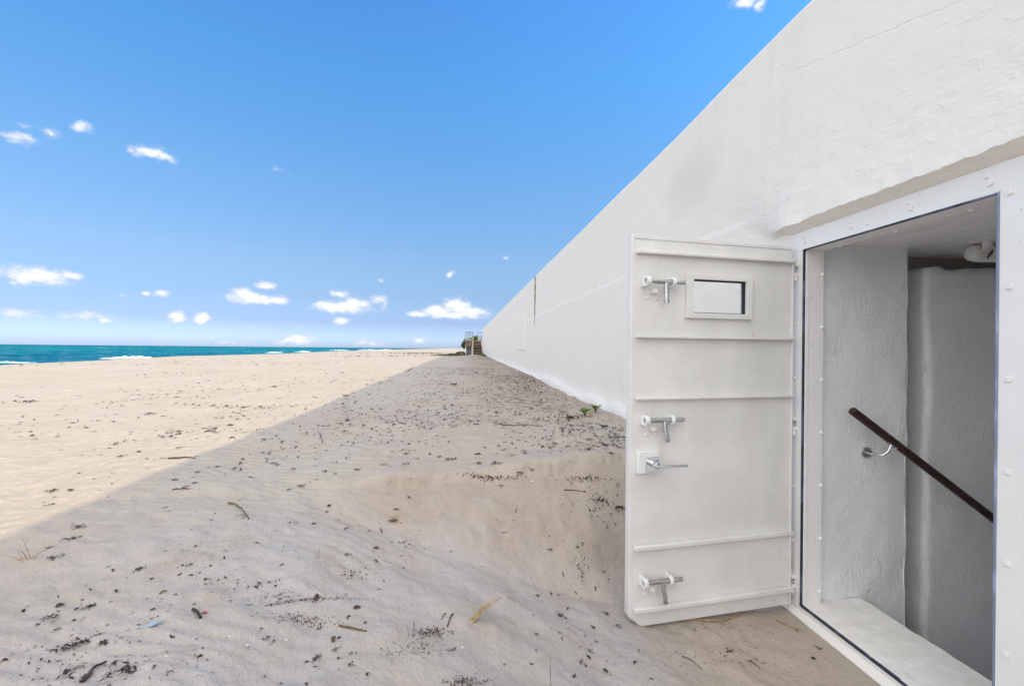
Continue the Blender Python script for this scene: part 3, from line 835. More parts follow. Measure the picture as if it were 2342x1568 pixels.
sp(mb, 'skirt', 'thatch', pl, LL, .03)
mb = MB(); mb.bx(-.06, 1.64, YS + 2.45, YS + 4.2, 1.95, 2.04); mb.bx(-.06, .71, YS, YS + 2.44, 2.032, 2.075); sp(mb, 'deck', 'timber_pale', pl, LL)
mb = MB(); mb.bx(.09, .62, YS + .30, YS + .36, .5, 1.42); sp(mb, 'back_panel', 'dark_panel', pl, LL)
for x0, m_ in ((.0, 'post_white'), (.60, 'post_white')):
    mb = MB(); mb.bx(x0, x0 + .085, YS + .06, YS + .15, .4, 1.42); sp(mb, 'post', m_, pl, LL)
rl = empty('railing', (0, 0, 0)); rl.parent = pl
for x in (-.01, .36, .64, .71):
    mb = MB(); zc = 2.36 if x in (.36, .71) else 2.076
    if zc > 2.1: mb.bx(x, x + .05, YS + .015, YS + .06, 2.076, zc); sp(mb, 'post_sleeve', 'rail_cream', rl, LL); mb = MB()
    mb.bx(x, x + .035, YS + .02, YS + .055, zc, 2.80); sp(mb, 'rail_post', 'rail_aluminium', rl, LL)
mb = MB(); mb.bx(-.012, .75, YS + .015, YS + .06, 2.801, 2.84); sp(mb, 'top_rail', 'rail_aluminium', rl, LL)
mb = MB(); mb.bx(.03, .63, YS + .02, YS + .05, 2.12, 2.15); sp(mb, 'bottom_rail', 'rail_cream', rl, LL)
for k in range(9):
    x = .07 + .062 * k
    if abs(x - .375) < .03: continue
    mb = MB(); mb.bx(x, x + .020, YS + .03, YS + .045, 2.151, 2.80); sp(mb, 'baluster', 'rail_aluminium', rl, LL, 0)
sg = empty('glass_screen', (1.35, YS + 2.5, 2.04)); GL = Vector((1.35, YS + 2.5, 2.04))
tag(sg, 'pale framed screen panel at the head of the wooden steps', 'screen')
mb = MB(); mb.bx(1.24, 1.62, YS + 2.5, YS + 2.53, 2.10, 2.55); sp(mb, 'panel', 'screen_grey', sg, GL)
for a in ((1.19, 1.235, 2.04, 2.88), (1.625, 1.66, 2.04, 2.88)):
    mb = MB(); mb.bx(a[0], a[1], YS + 2.48, YS + 2.54, a[2], a[3]); sp(mb, 'post', 'rail_aluminium', sg, GL)
mb = MB(); mb.bx(1.236, 1.624, YS + 2.49, YS + 2.53, 2.84, 2.88); sp(mb, 'top_rail', 'rail_aluminium', sg, GL)
mb = MB(); mb.tube([(1.95, 42.2, 3.12), (1.95, 42.2, 3.55)], .018, 8); mb.tube([(1.88, 42.2, 3.45), (2.02, 42.2, 3.45)], .012, 8)
o = mb.build('marker_pole', 'rail_aluminium'); tag(o, 'thin short pole standing on top of the far end of the white wall', 'pole')

def leaf_cloud(mb, tint, centre, rad, n, size, seed, squash=1.):
    rg = np.random.default_rng(seed)
    for _ in range(n):
        d = rg.normal(size=3); d /= np.linalg.norm(d)
        lump = 1 + .28 * math.sin(d[0] * 5 + seed) * math.sin(d[1] * 4 + 2 * seed) + .18 * math.sin(d[2] * 7 + seed)
        r_ = rg.uniform(.55, 1.0) ** .5 * lump
        c = Vector(centre) + Vector((d[0] * rad[0], d[1] * rad[1], d[2] * rad[2])) * r_
        a = Vector(rg.normal(size=3)).normalized(); b = a.cross(Vector(d) + Vector(rg.normal(size=3)) * .6).normalized()
        s_ = size * rg.uniform(.6, 1.2)
        mb.add([c - a * s_, c + b * s_ * .55, c + a * s_, c - b * s_ * .55], [(0, 1, 2, 3)])
        tint += [float(np.clip(rg.uniform(0, 1) * .7 + .3 * (d[2] > 0), 0, 1))] * 4
def shrub(loc, blobs, label, seed, trunk_to):
    e = empty('sea_grape_shrub', loc); L = Vector(loc); tag(e, label, 'shrub')
    mb, tint = MB(), []
    for k, (c, rd, n) in enumerate(blobs): leaf_cloud(mb, tint, Vector(c) - L, rd, n, .085, seed + k)
    mb.build('crown', 'leaf_bush', e, tint=tint, angle=10)
    mb = MB()
    for c in trunk_to:
        c = Vector(c) - L
        mb.tube([Vector((0, 0, -.1)), c * .5 + Vector((.05, .03, 0)), c], [.05, .035, .015], 8)
    mb.build('trunk', 'wood_trunk', e)
shrub((.35, 46.3, .72), [((-.02, 46.3, 1.62), (.36, .5, .40), 700), ((.25, 46.5, 1.95), (.42, .5, .30), 600), ((.5, 46.6, 2.12), (.35, .4, .26), 350)],
      'green shrub bulging out behind the lookout platform', 3, [(0, 46.3, 1.6), (.3, 46.5, 1.95)])
shrub((1.0, 48.6, .72), [((1.12, 48.6, 2.15), (.42, .5, .42), 800), ((.9, 48.7, 1.9), (.4, .5, .4), 500)],
      'dark green shrub seen above the head of the wooden steps', 8, [(1.1, 48.6, 2.1), (.9, 48.6, 1.9)])
def ground_cover(name, label, spots, seed):
    mb, tint = MB(), []; rg = np.random.default_rng(seed)
    for (x, y, rx, ry, h, n) in spots:
        for _ in range(n):
            px, py = x + rx * rg.normal() * .5, y + ry * rg.normal() * .5
            fall = math.exp(-((px - x) / rx) ** 2 * 1.6)
            z = float(ground(px, py, False)); hh = h * fall * rg.uniform(.4, 1.)
            a = rg.uniform(0, 6.28); s_ = Vector((math.cos(a), math.sin(a), 0)); lean = Vector((rg.normal() * .25, rg.normal() * .25, 1)) * hh
            p = Vector((px, py, z))
            mb.strip([p, p + lean * .6, p + lean + s_ * hh * .2], [.03 * (1 + h), .035 * (1 + h), .004], s_)
            tint += [float(rg.uniform(0, 1))] * 6
    o = mb.build(name, 'leaf_dune', tint=tint); tag(o, label, None, None, 'stuff')
ground_cover('dune_vegetation', 'low grey-green dune vegetation beside the lookout platform', [(-.45, 44.6, .8, 1.6, .42, 1500), (-1.3, 45.5, 1.0, 2., .26, 900), (-2.2, 46, 1.2, 2.5, .14, 500), (-6, 62, 6, 9, .12, 500)], 5)
ground_cover('weeds', 'green weeds at the foot of the white wall by the steps', [(1.35, 40.5, .22, 2.4, .22, 500), (1.42, 36.0, .14, 3.0, .16, 260)], 6)

# ------------------------------------------------------------------ litter on the sand
def flecks(n, sampler, lmin, lmax, wr, tlo, thi, seed, lift=.012, keep=None):
    rg = np.random.default_rng(seed)
    x, y = sampler(rg, n)
    if keep is not None:
        k = keep(x, y, rg); x, y = x[k], y[k]
    n = len(x)
    L = rg.uniform(0, 1, n) ** 1.8 * (lmax - lmin) + lmin; Wd = L * rg.uniform(wr * .5, wr * 1.3, n)
    a = rg.uniform(0, 2 * math.pi, n); cv = rg.normal(0, .7, n)
    S = 4; V = np.zeros((n, S, 2, 3))
    px, py = x.copy(), y.copy()
    arch = rg.uniform(.15, 1., n) * np.minimum(lift, L * .35)
    tw = rg.normal(0, .5, n)
    for i in range(S):
        t = i / (S - 1); ang = a + cv * (t - .5) * 2
        if i: px = px + np.cos(ang) * L / (S - 1); py = py + np.sin(ang) * L / (S - 1)
        w = Wd * (.35 + 1.1 * math.sin(math.pi * (.12 + .8 * t))) * .5
        nx, ny = -np.sin(ang), np.cos(ang)
        for j, sg_ in enumerate((-1, 1)):
            vx, vy = px + nx * w * sg_, py + ny * w * sg_
            V[:, i, j, 0] = vx; V[:, i, j, 1] = vy
            V[:, i, j, 2] = ground(vx, vy) + .0012 + arch * math.sin(math.pi * (.1 + .8 * t)) + np.maximum(tw * sg_, 0) * w * .8
    b = (np.arange(n) * S * 2)[:, None]
    q = np.array([[0, 1, 3, 2], [2, 3, 5, 4], [4, 5, 7, 6]])
    Q = (b[:, None, :] + q[None]).reshape(-1, 4)
    tint = np.repeat(rg.uniform(tlo, thi, n), S * 2)
    return V.reshape(-1, 3), Q, tint
def rect(x0, x1, y0, y1, lg=False):
    def f(rg, n):
        y = np.exp(rg.uniform(math.log(y0), math.log(y1), n)) if lg else rg.uniform(y0, y1, n)
        return rg.uniform(x0, x1, n), y
    return f
def spot(u, v, su, sv):
    def f(rg, n):
        xs, ys = [], []
        c = at(u, v)
        dx = (at(u + su, v) - c); dy = (at(u, v - sv) - c)
        a, b = rg.normal(0, .5, n), rg.normal(0, .5, n)
        return c.x + dx.x * a + dy.x * b, c.y + dx.y * a + dy.y * b
    return f
def clus(sc_, th, seed):
    return lambda x, y, rg: fbm(x * sc_, y * sc_ * .6, seed, 3) + rg.uniform(-.5, .5, len(x)) > th
parts = []
def addf(*a, **k): parts.append(flecks(*a, **k))
addf(7200, rect(-1.9, 1.62, 4.3, 13, True), .012, .05, .22, .0, 1., 1, keep=lambda x, y, rg: clus(1.3, -.10, 201)(x, y, rg) & (rg.uniform(0, 1, len(x)) < ss(x, -1.9, .5)))
addf(7200, rect(-2.2, 1.62, 9, 42, True), .03, .09, .20, .1, 1., 2, keep=lambda x, y, rg: clus(.8, -.05, 202)(x, y, rg) & (rg.uniform(0, 1, len(x)) < ss(x, -2.2, .3)))
addf(2000, rect(-1.5, 1.45, 2.95, 5.6), .007, .036, .30, .0, .8, 3, keep=clus(1.6, .02, 203))
addf(1500, rect(-3.4, -.3, 1.3, 6), .007, .032, .30, .0, .55, 4, keep=clus(1.2, .22, 204))
addf(2600, rect(-8, -1.5, 4, 14, True), .016, .07, .24, .0, .6, 5, keep=clus(.7, .28, 205))
addf(4200, rect(-21, -1.5, 9, 70, True), .03, .16, .20, .1, .7, 6, keep=clus(.35, .22, 206))
addf(1600, rect(-26, -2, 40, 160, True), .10, .38, .20, .2, .8, 7, keep=clus(.12, .15, 207))
addf(520, rect(-1.4, 1.5, .8, 2.5), .006, .026, .30, .0, .6, 8, keep=clus(2.0, .30, 208))
for k, (u, v, su, sv, n, lm) in enumerate([(700, 1371, 150, 4, 420, .0065), (640, 1362, 80, 8, 150, .006), (690, 1420, 85, 15, 380, .0065), (985, 1447, 42, 16, 300, .008), (950, 1478, 80, 28, 300, .006), (1065, 1560, 60, 14, 300, .008),
        (800, 1310, 40, 12, 60, .010), (560, 1335, 120, 14, 60, .014), (790, 930, 12, 40, 190, .02), (1120, 1094, 70, 5, 150, .014), (1330, 1095, 60, 7, 130, .012), (1370, 1150, 55, 40, 110, .012), (1330, 1290, 14, 40, 60, .012),
        (1240, 870, 60, 26, 280, .06), (1200, 880, 60, 20, 200, .06), (1330, 975, 60, 16, 220, .03), (1400, 1000, 35, 24, 150, .03), (980, 905, 90, 12, 160, .03), (1000, 870, 50, 12, 120, .04), (930, 1240, 20, 10, 30, .012), (250, 1480, 300, 80, 130, .009), (200, 1530, 300, 60, 150, .010), (430, 1290, 120, 70, 60, .009), (1500, 1500, 200, 30, 60, .009), (1640, 1440, 120, 14, 60, .010), (1700, 1500, 120, 40, 60, .011), (540, 930, 150, 5, 120, .05), (480, 985, 140, 8, 110, .04), (860, 815, 120, 2.0, 160, .22), (950, 812, 60, 2.0, 120, .25)]):
    addf(n, spot(u, v, su, sv), lm * .3, lm * 1.25, .26, .0, .75, 300 + k)
vs_, qs_, ts_, o_ = [], [], [], 0
for a, b, c in parts: vs_.append(a); qs_.append(b + o_); ts_.append(c); o_ += len(a)
o = np_obj('seaweed_flecks', np.vstack(vs_), np.vstack(qs_), 'litter', {'tint': np.concatenate(ts_)}, smooth=False)
tag(o, 'fine dark flecks of dried seaweed strewn over the sand', None, None, 'stuff')

# clumps large enough to tell apart
def clump_mesh(seed, curl=1., flat=.45):
    rg = np.random.default_rng(seed); mb = MB()
    for _ in range(int(rg.integers(9, 17))):
        p = Vector((rg.normal() * .30, rg.normal() * .22, 0)); a = rg.uniform(0, 6.28)
        L = rg.uniform(.35, 1.1); n = 6; pts, sid = [], None
        z0 = max(0, .35 * (1 - p.length * 1.2)) * rg.uniform(.1, 1) * flat
        k = rg.normal() * 1.3 * curl; w0 = rg.uniform(.03, .10)
        for i in range(n):
            t = i / (n - 1)
            pts.append(p + Vector((0, 0, z0 + math.sin(math.pi * t) * rg.uniform(.08, .5) * flat)))
            a += k / n; p = p + Vector((math.cos(a), math.sin(a), 0)) * L / n
        o_ = len(mb.v)
        for i, q in enumerate(pts):
            t = i / (n - 1); w = w0 * math.sin(math.pi * (.15 + .8 * t)); s_ = Vector((-math.sin(a), math.cos(a), rg.normal() * .6)).normalized()
            mb.v.append(tuple(q - s_ * w)); mb.v.append(tuple(q + s_ * w + Vector((0, 0, .03))))
        for i in range(n - 1): mb.f.append((o_ + 2 * i, o_ + 2 * i + 1, o_ + 2 * i + 3, o_ + 2 * i + 2))
    me = bpy.data.meshes.new('seaweed_clump'); me.from_pydata(mb.v, [], mb.f); me.update(); me.materials.append(M['seaweed'])
    me.polygons.foreach_set('use_smooth', [True] * len(me.polygons))
    return me
CL = [clump_mesh(400 + k) for k in range(8)]
def put_clump(p, size, k, label, group=None, rz=None, tall=1.):
    o = bpy.data.objects.new('seaweed_clump', CL[k % 8]); COL.objects.link(o)
    o.location = p + Vector((0, 0, .001)); o.scale = (size, size, size * tall); o.rotation_euler = (0, 0, random.uniform(0, 6.28) if rz is None else rz)
    tag(o, label, 'seaweed', group)
    return o
notable = [  # u, v, half width in m, label
    (1345, 1028, .055, 'dark round seaweed clump with a pale curved stalk beside it'),
    (1030, 1052, .060, 'spiky brown seaweed clump on the lip of the hollow, left of the curled one'),
    (1135, 1060, .055, 'brown seaweed clump curled like a horseshoe on the lip of the hollow'),
    (1095, 1060, .040, 'small pale brown seaweed clump between the spiky one and the curled one'),
    (1420, 1163, .085, 'tall dark seaweed heap half hidden behind the open door'),
    (1368, 1146, .070, 'sandy seaweed clump on the slope near the open door'),
    (1310, 957, .110, 'dark tangle of seaweed below the small green plants'),
    (1385, 978, .100, 'long dark seaweed mat by the foot of the wall'),
    (184, 1205, .050, 'dark seaweed clump on the shadow edge side of the sand, near the two low tufts'),
    (165, 1232, .045, 'flat dark seaweed clump just below another on the shaded sand'),
    (125, 1275, .040, 'dark seaweed lump beside the greenish straw tuft'),
    (318, 1302, .035, 'dark seaweed knot with a trail of bits running up and to the right'),
    (200, 1390, .040, 'brown seaweed knot alone on the shaded sand above the pair of clumps'),
    (112, 1415, .045, 'split seaweed clump on the shaded sand near the frame edge'),
    (188, 1468, .055, 'tallest brown seaweed clump in the near shaded sand'),
    (235, 1475, .045, 'brown seaweed clump right beside the tallest one'),
    (135, 1488, .045, 'grey-brown seaweed curl left of the tallest clump'),
    (148, 1545, .050, 'dark double seaweed lump at the near edge of the sand'),
    (275, 1540, .060, 'ragged dark seaweed clump at the near edge of the sand'),
    (1282, 1408, .040, 'grey seaweed tangle with a thin straw lying across it'),
    (1385, 1402, .035, 'reddish seaweed clump with a twig rising from it'),
    (1415, 1433, .035, 'dark seaweed strip close to the lower corner of the door'),
    (1668, 1488, .030, 'dark seaweed bit in front of the open door, nearest the doorway'),
    (1862, 1505, .035, 'brown frayed seaweed clump beside the threshold'),
    (1870, 1482, .030, 'small dark seaweed clump just above the frayed one by the threshold'),
    (1425, 1000, .045, 'seaweed strand by the wall foot at the edge of the door'),
    (792, 905, .080, 'seaweed heap at the top of the dark trail on the shadow edge'),
    (795, 962, .060, 'seaweed lump at the lower end of the dark trail'),
    (625, 885, .110, 'largest dark seaweed mound on the sunlit sand'),
    (345, 947, .090, 'low seaweed mound on the sunlit sand left of the long streak'),
    (118, 1123, .040, 'small dark seaweed mound on the sunlit sand, left of its twin'),
    (162, 1120, .030, 'small dark seaweed mound on the sunlit sand, right of its twin'),
    (62, 920, .130, 'flat brown seaweed patch at the crest of the sunlit sand'),
    (700, 990, .040, 'twiggy seaweed on the shaded sand beside the shadow edge'),
    (793, 1268, .030, 'curled brown seaweed with a pale piece, alone on the shaded sand'),
    (895, 1192, .040, 'dark root clump holding a tuft of dry grass'),
    (1040, 880, .150, 'low dark seaweed mound on the shaded sand toward the steps'),
    (1245, 865, .200, 'dark seaweed heap against the foot of the wall'),
    (1320, 905, .120, 'small black seaweed knot near the foot of the wall'),
]
for i, (u, v, s_, lab) in enumerate(notable): put_clump(at(u, v), s_ * (.72 if v > 1180 else .85), i, lab, tall=.9)
cnt = 0
rg = np.random.default_rng(77)
def scatter(n, u0, u1, v0, v1, s0, s1, label, group, cond=None):
    k = 0
    while k < n:
        u, v = rg.uniform(u0, u1), rg.uniform(v0, v1)
        if cond and not cond(u, v): continue
        p = at(u, v)
        if p.x > 1.5 or p.y > 30: continue
        if float(fbm(p.x * 1.1, p.y * .8, 211, 2)) < rg.uniform(-.9, .5): continue
        d = p.y ** .5
        put_clump(p, rg.uniform(s0, s1) * d * .6, int(rg.integers(0, 8)), label, group, tall=.8); k += 1
edge = lambda u: 1250 - (u / 1000) * 430
scatter(55, 0, 880, 880, 1200, .010, .035, 'small clump of dried dark seaweed lying on the sunlit sand', 'small seaweed clumps on the sunlit sand', lambda u, v: v < edge(u) - 12)
scatter(80, 0, 1430, 850, 1120, .012, .034, 'small clump of dried dark seaweed on the shaded sand above the hollow', 'small seaweed clumps on the shaded upper sand', lambda u, v: v > edge(u) + 12)
scatter(75, 0, 1400, 1120, 1550, .008, .026, 'small scrap of dried dark seaweed on the near shaded sand', 'small seaweed scraps on the near sand', lambda u, v: v > edge(u) + 12)

# sticks, straws, leaves, shells, scraps
def bez(a, b, bend, lift, n=9, wob=0., seed=0):
    a, b = Vector(a), Vector(b); d = b - a; s_ = Vector((-d.y, d.x, 0)); rg_ = np.random.default_rng(seed); pts = []
    for i in range(n):
        t = i / (n - 1); p = a + d * t + s_ * bend * math.sin(math.pi * t)
        p += Vector((rg_.normal(), rg_.normal(), 0)) * wob
        p.z = max(p.z, 0) * 0 + float(ground(p.x, p.y)) + lift * (.4 + math.sin(math.pi * t)) if lift >= 0 else p.z
        pts.append(p)
    return pts
def stick(name, u0, v0, u1, v1, r_, mat, label, cat, bend=.0, lift=.006, wob=.0, twig=(), tip=.5, seed=0):
    a, b = at(u0, v0), at(u1, v1); pts = bez(a, b, bend, lift, 9, wob, seed)
    c = pts[4].copy(); mb = MB()
    mb.tube([p - c for p in pts], [r_ * (1 - (1 - tip) * i / 8) for i in range(9)], 8)
    for (k, du, dv, r2) in twig:
        q = at(u0 + (u1 - u0) * k / 8 + du, v0 + (v1 - v0) * k / 8 + dv); w = [pts[k].lerp(q, t) for t in (0, .5, 1)]
        for p in w[1:]: p.z = float(ground(p.x, p.y)) + lift
        mb.tube([p - c for p in w], [r2, r2 * .8, r2 * .4], 6)
    o = mb.build(name, mat, loc=c); tag(o, label, cat); return o
stick('twig', 522, 1150, 569, 1188, .0042, 'twig', 'bent greenish brown twig forked at its lower end on the shaded sand', 'twig', .06, .010, 0, [(6, -20, 8, .002), (7, -12, 8, .002)])
stick('twig', 775, 1430, 839, 1443, .0040, 'twig', 'smooth curved dark green twig lying on the near sand', 'twig', -.06, .004)
stick('twig', 441, 1394, 459, 1414, .0045, 'charred', 'short thick black stick beside a red scrap', 'stick', 0, .008, 0, (), 1.0)
stick('twig', 1036, 1404, 1023, 1434, .0035, 'twig_dark', 'short dark twig left of the straw bundle', 'twig', 0, .006)
stick('twig', 1019, 1403, 1009, 1418, .0022, 'twig_dark', 'thinnest short dark twig, left of the other beside the straw bundle', 'twig', 0, .006)
stick('twig', 1130, 968, 1230, 974, .0055, 'twig', 'long thin brown stick lying level on the upper shaded sand', 'stick', .03, .006, .004)
stick('twig', 1377, 1013, 1393, 1018, .0065, 'twig_dark', 'short dark stick right of the clump with a pale stalk', 'stick', 0, .005)
stick('twig', 385, 1049, 448, 1048, .009, 'twig_dark', 'half buried dark stick at the edge of the sunlit sand', 'stick', .02, .003, .003)
stick('twig', 1775, 1418, 1826, 1442, .0028, 'straw', 'dry straw with a frayed end lying near the hinge side of the door', 'straw', .03, .004, 0, [(7, 6, 4, .004), (7, 2, 6, .004), (7, 9, 1, .003)], 1.)
stick('twig', 1560, 1500, 1605, 1530, .0016, 'twig_dark', 'hair thin curled root on the sand in front of the door', 'root', .1, .003)
stick('twig', 1710, 1510, 1740, 1530, .0022, 'twig_dark', 'thin dark twig on the sand in front of the doorway', 'twig', .05, .004)
stick('twig', 186, 1560, 242, 1513, .0050, 'twig_dark', 'long dark stalk rising from a seaweed lump at the near edge of the sand', 'stalk', .03, .006, 0, (), .5)
stick('twig', 365, 1358, 381, 1352, .0035, 'twig', 'stubby brown twig on the near shaded sand above the long straw', 'twig', 0, .005)
stick('stalk', 1320, 1007, 1344, 1024, .0050, 'straw_pale', 'pale curved stalk running into a dark seaweed clump', 'stalk', .18, .010)
stick('twig', 1290, 1120, 1340, 1125, .0025, 'twig_dark', 'thin twig on the slope of the hollow near the door', 'twig', .04, .004)
stick('twig', 1160, 1365, 1198, 1380, .0013, 'straw', 'fine straw lying across the hollow floor', 'straw', .02, .003)
stick('twig', 1575, 1418, 1700, 1405, .0042, 'straw', 'bent dry stalk lying under the lower edge of the door', 'stalk', -.10, .006, .004, [(2, 30, 10, .003), (4, 20, 14, .003), (3, -25, 2, .003), (6, 8, -8, .003)])
def tuft(name, u, v, n, L, mat, label, cat, lean, spread, seed, r_=.0016):
    p = at(u, v); rg_ = np.random.default_rng(seed); mb = MB()
    for _ in range(n):
        l = L * rg_.uniform(.55, 1.05); d = Vector((lean[0] + rg_.normal() * spread, lean[1] + rg_.normal() * spread, lean[2] + rg_.normal() * spread * .5)).normalized()
        o_ = Vector((rg_.normal() * .006, rg_.normal() * .006, -.004)); side = Vector((-d.y, d.x, .1)).normalized(); bd = rg_.normal() * .15
        pts = [o_ + d * l * t + side * bd * l * t * t - Vector((0, 0, .25 * spread * l * t * t)) for t in (0, .25, .5, .75, 1)]
        mb.tube(pts, [r_, r_, r_ * .9, r_ * .7, r_ * .3], 5, True, .5)
    o = mb.build(name, mat, loc=p); tag(o, label, cat); return o
tuft('straw_bundle', 1076, 1418, 12, .155, 'straw', 'golden bundle of dry straw sticking out of the near sand', 'straw', (.75, .62, .42), .11, 1, .0021)
tuft('dry_grass_tuft', 898, 1190, 14, .085, 'straw', 'tuft of dry grass fallen over a dark root clump', 'grass tuft', (.2, .1, .5), .5, 2)
tuft('dry_grass_tuft', 62, 1280, 10, .11, 'straw', 'greenish dry grass tuft at the near end of the shaded sand', 'grass tuft', (.3, .1, .5), .5, 3)
tuft('grass_sprig', 1275, 968, 4, .24, 'twig', 'thin grass sprig leaning right below the wall foot', 'grass', (.35, .1, 1), .10, 4, .003)
tuft('grass_sprig', 1302, 962, 6, .20, 'twig_dark', 'withered grass sprig left of the green plants', 'grass', (-.1, .1, 1), .35, 5, .003)
tuft('grass_sprig', 1231, 962, 4, .10, 'twig_dark', 'short dark grass sprig standing alone on the upper shaded sand', 'grass', (.1, .1, 1), .25, 6, .003)
tuft('grass_sprig', 728, 1275, 3, .075, 'straw', 'single pale grass blade standing on the near shaded sand', 'grass', (.1, .05, 1), .12, 7)
tuft('grass_sprig', 946, 1455, 3, .07, 'twig_dark', 'thin stem standing on the near sand left of the straw bundle', 'grass', (.05, .05, 1), .12, 8, .0013)
tuft('grass_sprig', 1255, 1567, 2, .11, 'twig', 'reddish stem standing at the near edge of the sand', 'grass', (-.1, .05, 1), .08, 9, .0013)
tuft('grass_sprig', 740, 1012, 3, .11, 'twig_dark', 'dark bent stem standing on the shaded sand near the shadow edge', 'grass', (-.3, .1, 1), .12, 10, .003)
tuft('grass_sprig', 1178, 1170, 3, .075, 'twig_dark', 'dark thin stem standing on the slope of the hollow', 'grass', (.3, .1, 1), .15, 11, .0016)
tuft('grass_sprig', 932, 848, 6, .32, 'twig', 'wiry dead stems standing on the sand at the far shadow edge', 'grass', (.5, .1, .5), .45, 12, .006)
# fallen leaf, plastic scraps, shells
def leaf_blade(mb, c, d, up_, L, W, cup=.15, n=6, tint=None, tv=.5):
    d = Vector(d).normalized(); up_ = Vector(up_); s_ = d.cross(up_).normalized(); up_ = s_.cross(d); o_ = len(mb.v)
    for i in range(n):
        t = i / (n - 1); w = W * math.sin(math.pi * (.04 + .94 * t)) ** .7 * (.75 + .35 * t); p = Vector(c) + d * L * t - up_ * L * .28 * t * t
        for k in (-1, 0, 1): mb.v.append(tuple(p + s_ * w * k + up_ * (abs(k) * w * cup * 2)))
        if tint is not None: tint += [tv, tv * .7, tv]
    for i in range(n - 1):
        for k in (0, 1): a = o_ + 3 * i + k; mb.f.append((a, a + 1, a + 4, a + 3))
p = at(412, 1119); mb = MB()
for a, e_ in ((-.25, .25), (.35, .6), (2.95, .12)): leaf_blade(mb, (0, 0, .003), (math.cos(a), math.sin(a) * .4, e_), (0, 0, 1), .050, .008, .3)
o = mb.build('dry_leaf', 'red_leaf', loc=p); tag(o, 'curled reddish brown dry leaf on the shaded sand by the shadow edge', 'leaf')
p = at(347, 1430); mb = MB()
poly = [(-.011, -.008), (.007, -.010), (.014, .0), (.009, .010), (-.005, .013), (-.014, .004)]
mb.prism(poly, .003, .0055, lambda a, b, h: (a, b, h + .12 * a)); mb.box((.017, .014, .006), (.020, .008, .0015), Euler((0, .1, .7)).to_matrix()); mb.box((-.020, -.012, .004), (.022, .007, .0015), Euler((0, .1, .5)).to_matrix())
o = mb.build('plastic_scrap', 'blue_plastic', loc=p); tag(o, 'pale blue plastic scrap half sunk in the near sand', 'litter')
p = at(467, 1403); mb = MB(); mb.tube([(-.008, 0, .003), (.0, .001, .006), (.008, .0, .004)], [.0025, .004, .0025], 8)
o = mb.build('plastic_scrap', 'red_plastic', loc=p); tag(o, 'tiny red plastic scrap beside the black stick', 'litter')
def shell(u, v, r_, mat, label, group=None):
    p = at(u, v); mb = MB(); n, k = 14, 5
    vs = []
    for i in range(n):
        a = math.pi * (i / (n - 1)) * 1.1 - .15
        for j in range(k):
            t = j / (k - 1); rr_ = r_ * t * (1 + .05 * (i % 2))
            vs.append((math.cos(a) * rr_, math.sin(a) * rr_ - r_ * .4, r_ * .45 * math.sin(math.pi * (.12 + .42 * (1 - t))) - r_ * .05))
    mb.add(vs, [tuple(q) for q in grid_quads(k, n)])
    o = mb.build('seashell', mat, loc=p); o.rotation_euler = (.1, -.1, random.uniform(0, 6)); tag(o, label, 'shell', group); return o
shell(1189, 1081, .024, 'shell_dark', 'dark oval seashell on the lip of the hollow')
shell(1216, 1100, .013, 'shell', 'small white seashell just below the dark oval one')
for (u, v) in [(270, 1195), (1175, 1068), (655, 1462), (1058, 1480), (565, 1475), (1258, 1310), (1227, 995), (1160, 998), (525, 1455), (380, 1500), (1080, 1180), (1768, 1462)]:
    shell(u, v, random.uniform(.004, .008), 'shell', 'tiny broken white seashell lying on the sand', 'tiny white shell pieces on the sand')

# green plants by the wall
def plant(u, v, n, L, W, label, seed, yellow=False):
    p = at(u, v); e = empty('beach_plant', p); tag(e, label, 'plant'); rg_ = np.random.default_rng(seed)
    mb = MB(); st_ = []
    for k in range(n):
        a = 2 * math.pi * k / n + rg_.normal() * .3; h = L * rg_.uniform(.35, .9)
        q = Vector((math.cos(a) * L * .25, math.sin(a) * L * .25, h)); mb.tube([(0, 0, -.01), q * .6, q], [.004, .003, .002], 6); st_.append((q, a))
    mb.build('stem', 'twig', e)
    for q, a in st_:
        mb, tint = MB(), []
        leaf_blade(mb, q, (math.cos(a), math.sin(a), rg_.uniform(.6, 1.6)), (0, 0, 1), L * rg_.uniform(.75, 1.1), W * rg_.uniform(.8, 1.15), .18, 7, tint, float(rg_.uniform(.2, 1)))
        mb.build('leaf', 'leaf_green', e, tint=tint)
    if yellow:
        for a in (-1.2, -.6):
            mb, tint = MB(), []
            leaf_blade(mb, (.03, -.04, .03), (math.cos(a), math.sin(a), .1), (0, 0, 1), L * .7, W * .8, .2, 7, tint, .5)
            y_ = mb.build('leaf', 'leaf_yellow', e, tint=tint); y_['label'] = 'yellowed leaf'
plant(1338, 951, 6, .062, .036, 'low green plant with broad oval leaves and one yellow leaf on the sand', 4, True)
plant(1362, 943, 13, .062, .016, 'bushy little green plant with narrow leaves against the foot of the wall', 9)

